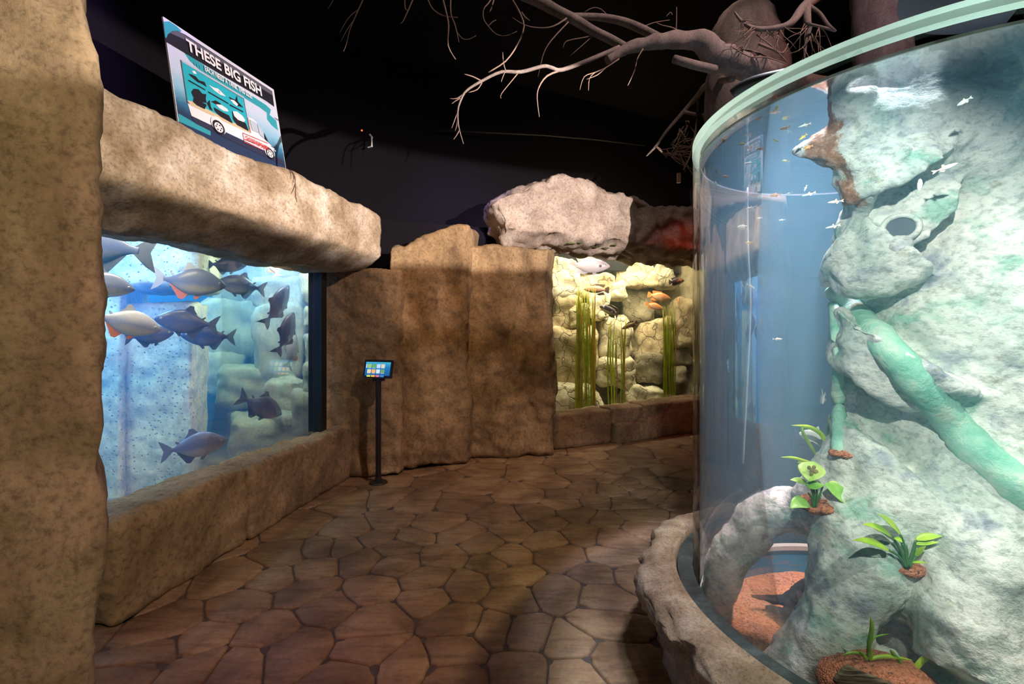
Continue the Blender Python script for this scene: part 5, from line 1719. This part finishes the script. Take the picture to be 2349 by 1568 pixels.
# ------------------------------------------------------------------ small fish in the round tank
TETRA = [(0.5, -0.02, 0.01), (0.42, -0.08, 0.07), (0.25, -0.15, 0.14), (0.08, -0.17, 0.16), (-0.08, -0.12, 0.11), (-0.22, -0.05, 0.05), (-0.3, -0.035, 0.035)]
TF = [([(-0.28, 0.03), (-0.42, 0.12), (-0.5, 0.15), (-0.43, 0.0), (-0.5, -0.15), (-0.42, -0.12), (-0.28, -0.03)], 1),
      ([(0.06, 0.15), (-0.02, 0.27), (-0.08, 0.25), (-0.08, 0.11)], 1), ([(0.0, -0.15), (-0.08, -0.25), (-0.2, -0.12), (-0.2, -0.05)], 1)]
sk_t1 = skin('orange_tetra_skin', (0.36, 0.16, 0.03), (0.62, 0.28, 0.05), (0.75, 0.45, 0.15)); f_t1 = plain('orange_tetra_fin', (0.70, 0.28, 0.06), 0.5)
sk_t2 = skin('pale_tetra_skin', (0.75, 0.62, 0.48), (0.85, 0.76, 0.66), (0.9, 0.85, 0.8)); f_t2 = plain('pale_tetra_fin', (0.85, 0.60, 0.45), 0.5)
sk_t3 = skin('yellow_tetra_skin', (0.50, 0.45, 0.05), (0.70, 0.62, 0.10), (0.8, 0.75, 0.4)); f_t3 = plain('yellow_tetra_fin', (0.75, 0.5, 0.08), 0.5)
sk_t4 = skin('silver_tetra_skin', (0.45, 0.55, 0.5), (0.75, 0.85, 0.78), (0.9, 0.95, 0.9)); f_t4 = plain('clear_tetra_fin', (0.7, 0.75, 0.7), 0.4)
sk_t5 = skin('dark_tetra_skin', (0.16, 0.10, 0.04), (0.34, 0.18, 0.06), (0.5, 0.3, 0.12))
flat = lambda s: [(a, b * s, c * s) for a, b, c in TETRA]
TM = {'o': fishmesh('tetra_orange', TETRA, 0.07, TF, [sk_t1, f_t1], 0.004), 'p': fishmesh('tetra_pale', flat(.62), 0.06, [([(x, z * .75) for x, z in f], m) for f, m in TF], [sk_t2, f_t2], 0.004),
      'y': fishmesh('tetra_yellow', flat(.8), 0.06, TF, [sk_t3, f_t3], 0.004), 'd': fishmesh('tetra_dark', flat(.9), 0.06, TF, [sk_t5, f_t1], 0.004),
      'w': fishmesh('tetra_white', TETRA, 0.07, TF, [sk_t4, f_t4], 0.004), 's': fishmesh('tetra_slim', flat(.5), 0.05, [([(x, z * .7) for x, z in f], m) for f, m in TF], [sk_t4, f_t2], 0.004),
      'm': fishmesh('silver_moonfish', [(a, b * 1.5, c * 1.5) for a, b, c in TETRA], 0.06, [([(-0.28, 0.03), (-0.40, 0.10), (-0.46, 0.08), (-0.42, 0.0), (-0.46, -0.08), (-0.40, -0.10), (-0.28, -0.03)], 1), ([(0.06, 0.23), (-0.10, 0.46), (-0.16, 0.36), (-0.12, 0.14)], 1), ([(0.0, -0.23), (-0.20, -0.30), (-0.34, -0.28), (-0.2, -0.08)], 1)], [sk_t4, f_t4], 0.004)}
def tank_Y(px, f):
    """a depth inside the tank along that pixel column, f=0 front wall .. 1 back wall"""
    d = Vector(((px - CX) / F, 1.0)); L = d.length; d /= L
    c = Vector((TC.x, TC.y)); b = d.dot(c); q = (c - d * b).length
    h = math.sqrt(max(0.0004, (TR - 0.06) ** 2 - q * q)) if q < TR - 0.06 else 0.0
    return (b - h + 2 * h * f) * d.y
tet = [
    ('o', 1659, 324, 17, 40, 'orange tetra rising, second closest to upper left wall of cylinder'), ('d', 1629, 340, 11, 60, 'tiny brown tetra nearest the upper left wall of cylinder'), ('y', 1701, 330, 17, 0, 'amber tetra with dark tail left of the yellow-green one, near the water surface'),
    ('o', 1743, 341, 17, 180, 'orange tetra midway between the left wall and the spike'), ('d', 1801, 293, 21, 188, 'amber tetra highest in the shoal, left of the silver slim fish'), ('s', 1846, 287, 26, 188, 'silver slim fish highest beside the trunk stub'),
    ('y', 1780, 322, 16, -35, 'bright yellow-green tetra below the highest amber tetra'), ('y', 1842, 314, 20, 215, 'pale yellow tetra just above the trunk spike'), ('o', 1854, 337, 20, 190, 'orange tetra in front of the trunk spike'),
    ('p', 1720, 373, 23, 180, 'peach tetra with dark cheek facing left below the amber ones'), ('y', 1803, 369, 16, 165, 'thin yellow fish just below the spike tip'), ('d', 1631, 387, 9, 70, 'smallest dark tetra left in the pale glow'),
    ('d', 1645, 394, 13, 95, 'dark tetra pointing straight up in the pale glow'), ('o', 1664, 404, 15, 175, 'orange-brown tetra at lower right of the pale glow'), ('d', 1718, 399, 17, 215, 'olive tetra diving left below the peach tetra'),
    ('p', 1643, 423, 17, 105, 'pinkish tetra upright at lower left of the pale glow'), ('o', 1779, 447, 23, 180, 'largest deep orange tetra below the green streak'), ('s', 1810, 443, 15, 195, 'faint pale tetra right of the largest orange tetra'),
    ('p', 1848, 431, 15, 250, 'cream tetra diving beneath the green streak'), ('s', 1856, 445, 28, 190, 'thin red-tailed silver fish under the diving cream tetra'), ('p', 1917, 462, 31, 180, 'cream slender fish touching the trunk edge under the rusty patch'),
    ('s', 1723, 476, 27, 190, 'pale slender fish alone at left, under the largest orange tetra'), ('w', 1704, 519, 24, 180, 'white tetra with red fins and black mark, left of the light streak'), ('p', 1794, 504, 13, 180, 'little cream tetra in the open blue water centre'),
    ('s', 1742, 500, 13, 185, 'tiny grey-blue fish left of little cream tetra'), ('s', 1911, 519, 30, 188, 'grey slim fish touching the trunk edge above the bulge'), ('y', 1718, 556, 17, 180, 'yellow fish at the upper end of the light streak'),
    ('s', 1679, 467, 13, 190, 'faintest small fish left of the pale slender fish'), ('p', 1722, 656, 22, -35, 'cream fish crossing the light streak'), ('p', 1783, 777, 20, 0, 'lone cream fish in the lower middle of blue water'),
    ('w', 2213, 232, 28, 205, 'white tetra high in front of the purple trunk top'), ('p', 2167, 385, 46, 15, 'largest orange-white fish in front of the trunk, above the knot')]
for i, (kk, px, py, Lp, dg, lb) in enumerate(tet):
    if px > 1960:
        Y = hitY(px, py) - 0.16
    else:
        Y = tank_Y(px, 0.30 + 0.3 * ((i * 7) % 5) / 5)
        if py < 640:
            Y = max(tank_Y(px, 0.05), min(Y, 0.74 * F / (HY - py)))
        if px > 1840:
            Y = min(Y, 1.56)
    put_fish('tetra_fish', TM[kk], lb, 'fish', 'small fish in the cylindrical aquarium', P(px, py, Y), Lp / F * Y, dg, 0)
SE = (0.40, 0.028, 0.02, 0.03)
put_fish('moonfish', TM['m'], 'silver diamond-shaped fish behind the thin long-bladed plant', 'fish', 'small fish in the cylindrical aquarium', P(1866, 1000, 2.12), 56 / F * 2.12, 172, 0, None, SE)
put_fish('moonfish', TM['m'], 'silver diamond-shaped fish pointing downward at trunk edge', 'fish', 'small fish in the cylindrical aquarium', P(1888, 912, 1.98), 46 / F * 1.98, 250, 50, None, SE)

# ------------------------------------------------------------------ dead tree with bare branches behind the tank
M['deadwood'] = rockmat('grey_deadwood', (0.075, 0.06, 0.053), (0.135, 0.108, 0.096), (0.19, 0.16, 0.145), (0.15, 0.11, 0.09), 3.0, 0.60, True, bmp=0.5)
M['twig'] = plain('brown_twig', (0.15, 0.10, 0.075), 0.8, nz=0.3)
tree = thing('dead_tree', 'bare grey dead tree behind the cylindrical aquarium, limbs spreading across the dark ceiling', 'tree', Vector((2.83, 3.45, 0)))
rt = random.Random(11)
def limb(name, pts, mat=None, n=10, k=4, rough_=0.0):
    """pts: (px, py, depth, radius in px)"""
    q = [(*P(a, b, Y), r * Y / F) for a, b, Y, r in pts]
    pr = resample(q, k)
    mb = MB(); mb.tube([p[:3] for p in pr], [max(0.0012, p[3]) for p in pr], n)
    V, Fc = np.array([tuple(v) for v in mb.V]), mb.F
    if rough_:
        V = roughen(V, Fc, ((6, rough_), (20, rough_ * 0.5)), 3)
    return obj(name, V, Fc, mat or M['deadwood'], tree)
q = [(2.83, 3.45, 0.0, 0.30), (2.84, 3.45, 1.0, 0.24), (2.82, 3.45, 2.2, 0.21), (2.83, 3.46, 3.3, 0.185), (2.80, 3.46, 4.2, 0.18), (2.82, 3.46, 5.15, 0.17)]
pr = resample(q, 10); mb = MB(); mb.tube([p[:3] for p in pr], [p[3] for p in pr], 28)
obj('trunk', roughen(np.array([tuple(v) for v in mb.V]), mb.F, ((4, 0.03), (12, 0.012)), 6), mb.F, M['deadwood'], tree)
limb('branch', [(2030, 250, 3.4, 38), (1930, 225, 3.3, 34), (1830, 198, 3.2, 31), (1760, 168, 3.15, 31), (1690, 144, 3.1, 30), (1640, 124, 3.08, 29), (1612, 96, 3.05, 25), (1575, 92, 3.05, 19), (1530, 94, 3.0, 18), (1480, 100, 3.0, 15), (1440, 110, 2.98, 13), (1415, 124, 2.97, 10), (1393, 137, 2.96, 7)], None, 16, 5, 0.012)
limb('branch', [(1640, 160, 3.06, 10), (1590, 148, 3.0, 10), (1546, 135, 2.96, 9)], None, 12)
limb('branch', [(1700, 110, 3.1, 5), (1690, 130, 3.1, 10), (1678, 140, 3.1, 12)], None, 10)
limb('branch', [(1434, 108, 3.0, 9), (1400, 90, 3.05, 10), (1360, 70, 3.1, 10), (1320, 46, 3.15, 11), (1275, 24, 3.2, 12), (1215, -8, 3.25, 14), (1100, -50, 3.3, 15), (950, -80, 3.35, 14), (820, -100, 3.4, 10)], None, 12)
limb('branch', [(1512, 86, 3.05, 9), (1470, 66, 3.1, 10), (1430, 50, 3.15, 9), (1380, 40, 3.2, 8), (1310, 36, 3.2, 6)], None, 10)
limb('branch', [(1420, 108, 2.98, 5), (1360, 134, 2.9, 5), (1290, 160, 2.85, 4.5), (1265, 155, 2.82, 4), (1245, 152, 2.8, 4), (1195, 165, 2.78, 4), (1150, 165, 2.75, 3.5), (1105, 186, 2.7, 3.2), (1070, 208, 2.68, 2.8), (1056, 232, 2.66, 2.4), (1050, 256, 2.66, 2), (1052, 290, 2.66, 1.6), (1063, 330, 2.66, 1)], None, 8)
limb('branch', [(1680, 180, 3.12, 8), (1655, 184, 3.60, 8), (1620, 196, 4.26, 7), (1597, 224, 4.70, 6), (1565, 260, 4.82, 5), (1530, 300, 4.82, 4), (1505, 335, 4.82, 3), (1483, 358, 4.82, 1.4)], None, 8)
limb('branch', [(1600, 222, 4.70, 3.5), (1602, 252, 4.70, 3), (1596, 300, 4.70, 3), (1586, 350, 4.70, 2.5), (1568, 390, 4.70, 1.6)], None, 8)
limb('branch', [(1568, 256, 4.70, 4), (1610, 264, 4.70, 3.5), (1660, 262, 4.70, 3)], None, 8)
limb('branch', [(1890, -20, 3.1, 13), (1845, 15, 3.0, 11), (1815, 52, 2.95, 8), (1780, 64, 2.95, 6), (1735, 66, 2.95, 5), (1705, 52, 3.0, 4), (1685, 28, 3.0, 2)], None, 10)
limb('branch', [(1850, 10, 3.0, 9), (1852, 50, 2.95, 8), (1858, 62, 2.95, 5), (1850, 90, 2.95, 4), (1846, 128, 2.95, 2)], None, 8)
limb('branch', [(1856, 14, 3.0, 5), (1880, 30, 2.95, 4), (1900, 58, 2.9, 4), (1918, 72, 2.9, 2), (1900, 66, 2.9, 3), (1860, 56, 2.9, 3)], None, 8)
# twigs
tw = [
    [(1290, 160, 2.85, 2.5), (1255, 174, 2.82, 2.2), (1236, 200, 2.8, 1.8), (1232, 226, 2.8, 1.4), (1237, 268, 2.8, 0.9)],
    [(1106, 187, 2.7, 2), (1085, 176, 2.68, 1.6), (1065, 170, 2.66, 1.0)],
    [(1070, 209, 2.68, 2), (1050, 225, 2.66, 1.3), (1030, 226, 2.66, 0.8)], [(1056, 225, 2.66, 1.4), (1044, 232, 2.66, 1.2), (1036, 238, 2.66, 0.8)],
    [(1050, 256, 2.66, 1.4), (1043, 275, 2.66, 1.2), (1036, 294, 2.66, 0.8)], [(1050, 262, 2.66, 1.2), (1048, 285, 2.66, 1.0), (1044, 300, 2.66, 0.7)],
    [(1053, 300, 2.66, 1.2), (1046, 312, 2.66, 1), (1040, 320, 2.66, 0.7)], [(1105, 190, 2.7, 1.6), (1095, 205, 2.68, 1.2), (1075, 212, 2.66, 1)],
    [(1160, 163, 2.75, 1.4), (1155, 145, 2.74, 1.4), (1153, 120, 2.74, 0.8)], [(1158, 165, 2.75, 1.2), (1152, 180, 2.74, 1), (1150, 188, 2.74, 0.7)],
    [(1120, 166, 2.72, 1.6), (1160, 140, 2.72, 1.6), (1188, 100, 2.74, 1.8), (1202, 60, 2.76, 2), (1190, 25, 2.8, 2), (1172, -10, 2.85, 2.2), (1165, -60, 3.2, 2.5)],
    [(1188, 168, 2.78, 1.4), (1170, 190, 2.76, 1.1), (1150, 215, 2.74, 1.0), (1149, 226, 2.74, 0.7)],
    [(1196, 28, 2.8, 1.8), (1205, 40, 2.8, 1.6), (1215, 47, 2.8, 1)], [(1013, -12, 2.9, 2.2), (1024, 30, 2.85, 2), (1029, 60, 2.84, 1.8), (1028, 105, 2.84, 1.5), (1045, 136, 2.84, 0.9)],
    [(1034, -14, 2.9, 1.8), (1034, 30, 2.86, 1.5), (1043, 55, 2.86, 1.4), (1048, 75, 2.86, 1.2), (1053, 97, 2.86, 0.8)], [(1047, 72, 2.86, 1.0), (1060, 88, 2.86, 1.0), (1075, 90, 2.86, 0.9), (1092, 82, 2.86, 0.6)],
    [(978, -12, 2.9, 1.8), (988, 14, 2.88, 1.5), (1004, 30, 2.86, 1.3), (1025, 38, 2.85, 1.0), (1050, 40, 2.84, 0.7)],
    [(952, -14, 2.9, 1.8), (940, 15, 2.9, 1.6), (925, 48, 2.9, 1.0), (918, 54, 2.9, 0.7)], [(929, -14, 2.9, 1.4), (929, 18, 2.9, 1.3), (936, 24, 2.9, 1)],
    [(838, -12, 3.1, 1.6), (822, 22, 3.1, 1.4), (812, 45, 3.1, 1.1), (802, 70, 3.1, 0.9), (795, 100, 3.1, 0.7), (788, 118, 3.1, 0.5)],
    [(822, 22, 3.1, 1.0), (805, 35, 3.1, 0.9), (792, 52, 3.1, 0.8), (779, 76, 3.1, 0.5)], [(812, 45, 3.1, 0.9), (795, 70, 3.1, 0.8), (782, 95, 3.1, 0.5)], [(770, -12, 3.1, 1.0), (760, 8, 3.1, 0.8), (752, 20, 3.1, 0.5)],
    [(1134, -14, 2.9, 2.0), (1120, 8, 2.88, 1.6), (1110, 20, 2.86, 1.3), (1109, 42, 2.86, 1.2), (1120, 60, 2.86, 1.1), (1138, 78, 2.86, 1.0), (1160, 82, 2.86, 0.8), (1186, 72, 2.86, 0.6)],
    [(1134, -10, 2.9, 2.0), (1130, 10, 2.88, 1.8), (1123, 28, 2.88, 1.4)], [(1120, 60, 2.86, 1), (1130, 50, 2.86, 1.2), (1138, 46, 2.86, 1.2)],
    [(1300, 42, 3.15, 2), (1270, 60, 3.1, 1.6), (1240, 64, 3.1, 1.4), (1205, 58, 3.1, 1), (1175, 40, 3.1, .6)], [(1304, 50, 3.15, 1.6), (1265, 92, 3.1, 1.4), (1248, 120, 3.1, 1.2), (1240, 150, 3.1, 1), (1234, 176, 3.1, .7)],
    [(1420, 135, 2.96, 1.4), (1390, 155, 2.92, 1.3), (1365, 166, 2.9, 1.2), (1340, 176, 2.9, 1.0), (1330, 206, 2.9, .6)], [(1365, 166, 2.9, 1.1), (1352, 180, 2.9, 1), (1350, 208, 2.9, .6)], [(1390, 155, 2.9, 1.1), (1370, 172, 2.9, 1), (1345, 182, 2.9, .7)],
    [(1475, 112, 2.98, 1.5), (1462, 135, 2.96, 1.3), (1456, 160, 2.94, 1.1), (1445, 186, 2.94, .8), (1440, 196, 2.94, .6)],
    [(1370, 75, 3.1, 1.4), (1345, 85, 3.1, 1.2), (1300, 94, 3.08, 1.0), (1292, 110, 3.08, .7)], [(1365, 78, 3.1, 1.2), (1340, 100, 3.1, 1), (1308, 128, 3.1, .7)],
    [(1400, 44, 3.18, 1.2), (1380, 22, 3.18, 1.0), (1360, 18, 3.18, .9), (1340, 28, 3.18, .6)], [(1470, 64, 3.1, 1.2), (1500, 52, 3.1, 1), (1536, 46, 3.1, .7)],
    [(1556, 82, 3.04, 2.2), (1548, 66, 3.04, 1.6), (1520, 58, 3.04, 1), (1505, 52, 3.04, .7)], [(1551, 72, 3.04, 1), (1552, 40, 3.04, .9), (1552, 16, 3.04, .7)], [(1542, 34, 3.04, .8), (1538, 28, 3.04, .8), (1528, 38, 3.04, .5)]]
for t_ in tw:
    limb('twig', t_, M['twig'], 6, 3)
def sprout(pts, count, seed, spread=26, Ld=(14, 46)):
    r = random.Random(seed)
    for i in range(count):
        a = r.choice(pts)
        x, y, Y = a[0] + r.uniform(-6, 6), a[1] + r.uniform(-6, 6), a[2]
        L = r.uniform(*Ld); an = r.uniform(*a[3]) if len(a) > 3 else r.uniform(20, 160)
        l = [(x, y, Y, 1.2)]
        for j in range(3):
            an += r.uniform(-spread, spread)
            x += L / 3 * math.cos(math.radians(an)); y += L / 3 * math.sin(math.radians(an))
            l.append((x, y, Y + r.uniform(-.03, .03), max(0.5, 1.1 - 0.25 * j)))
        limb('twig', l, M['twig'], 5, 2)
sprout([(1530, 345, 4.8, (-20, 50)), (1545, 335, 4.8, (-10, 60)), (1510, 340, 4.8, (0, 60)), (1560, 300, 4.8, (20, 150)), (1575, 280, 4.8, (40, 140)), (1550, 350, 4.8, (-30, 30)), (1590, 320, 4.8, (60, 180))], 44, 4, Ld=(24, 80))
sprout([(1730, 66, 2.95, (30, 150)), (1760, 66, 2.95, (30, 150)), (1790, 60, 2.95, (40, 140)), (1700, 50, 2.98, (0, 90)), (1850, 60, 2.95, (50, 130)), (1862, 80, 2.93, (30, 150)), (1880, 60, 2.9, (20, 160)), (1845, 110, 2.95, (60, 120))], 44, 5, Ld=(24, 90))
limb('twig', [(1740, 100, 2.96, 3.5), (1770, 112, 2.95, 3), (1795, 122, 2.95, 2), (1808, 100, 2.95, 1.5)], M['twig'], 6, 3)
limb('twig', [(1680, 108, 2.97, 1.2), (1720, 130, 2.95, 1.5), (1760, 132, 2.95, 1.5), (1808, 148, 2.95, 1.2)], M['twig'], 6, 3)
limb('twig', [(1735, 80, 2.97, 1.2), (1770, 105, 2.95, 1.5), (1808, 145, 2.95, 1.5)], M['twig'], 6, 3)

# broad stump standing behind the tank
q = [(1.93, 3.75, 0.0, 0.36), (1.93, 3.75, 1.2, 0.31), (1.92, 3.75, 2.6, 0.30), (1.93, 3.75, 3.4, 0.305), (1.93, 3.75, 3.85, 0.28), (1.97, 3.75, 4.05, 0.19), (1.98, 3.75, 4.12, 0.04)]
pr = resample(q, 10); mb = MB(); mb.tube([p[:3] for p in pr], [p[3] for p in pr], 36)
V, Fc = np.array([tuple(v) for v in mb.V]), mb.F
rock('tree_stump', 'broad pale round-topped stump behind the thick branch and tank rim', 'tree stump', (roughen(V, Fc, ((3, 0.035), (9, 0.02)), 8), Fc), M['deadwood'])

# ------------------------------------------------------------------ housing and flags added to cut off the key light (to the right of the tank, out of frame)
lamp = thing('key_lamp_flags', 'added black housing and flags, unseen, that cut off the key light', 'light flag', KEY + Vector((0.05, -0.02, -0.12)))
dirk = (Vector((-1.1, 4.5, 2.75)) - KEY).normalized()
side = Vector((-dirk.y, dirk.x, 0))
RK = Matrix((dirk, side, Vector((0, 0, 1)))).transposed()
mb = MB()
n = 24
V = []
for r in (0.015, 0.40):
    for z in (-0.057, -0.053):
        for i in range(n + 1):
            a = math.radians(-72 + 144 * i / n)
            V.append(KEY + RK @ Vector((r * math.cos(a), r * math.sin(a), z)))
m_ = n + 1
Fc = []
for i in range(n):
    for a, b in ((0, 1), (1, 3), (3, 2), (2, 0)):
        Fc.append((a * m_ + i, a * m_ + i + 1, b * m_ + i + 1, b * m_ + i))
mb.add(V, Fc)
mb.build('light_flag', M['black_metal'], lamp, smooth=False)
mb = MB()
mb.add([v + Vector((0, 0, 0.138)) for v in V], Fc)
mb.build('light_flag', M['black_metal'], lamp, smooth=False)
mb = MB()
ca, sa = math.cos(math.radians(39)), math.sin(math.radians(39))
mb.add([KEY + RK @ Vector((r * ca, r * sa, z)) for r in (0.015, 0.40) for z in (-0.056, 0.081)], [(0, 1, 3, 2)])
mb.build('light_flag', M['black_metal'], lamp, smooth=False, solid=0.003)
mb = MB(); mb.box(KEY - dirk * 0.14, (0.14, 0.22, 0.22), RK)
mb.box(KEY + dirk * 0.02 + Vector((0, 0, -0.08)), (0.25, 0.05, 0.04), RK)
mb.build('housing', M['black_metal'], lamp, smooth=False)
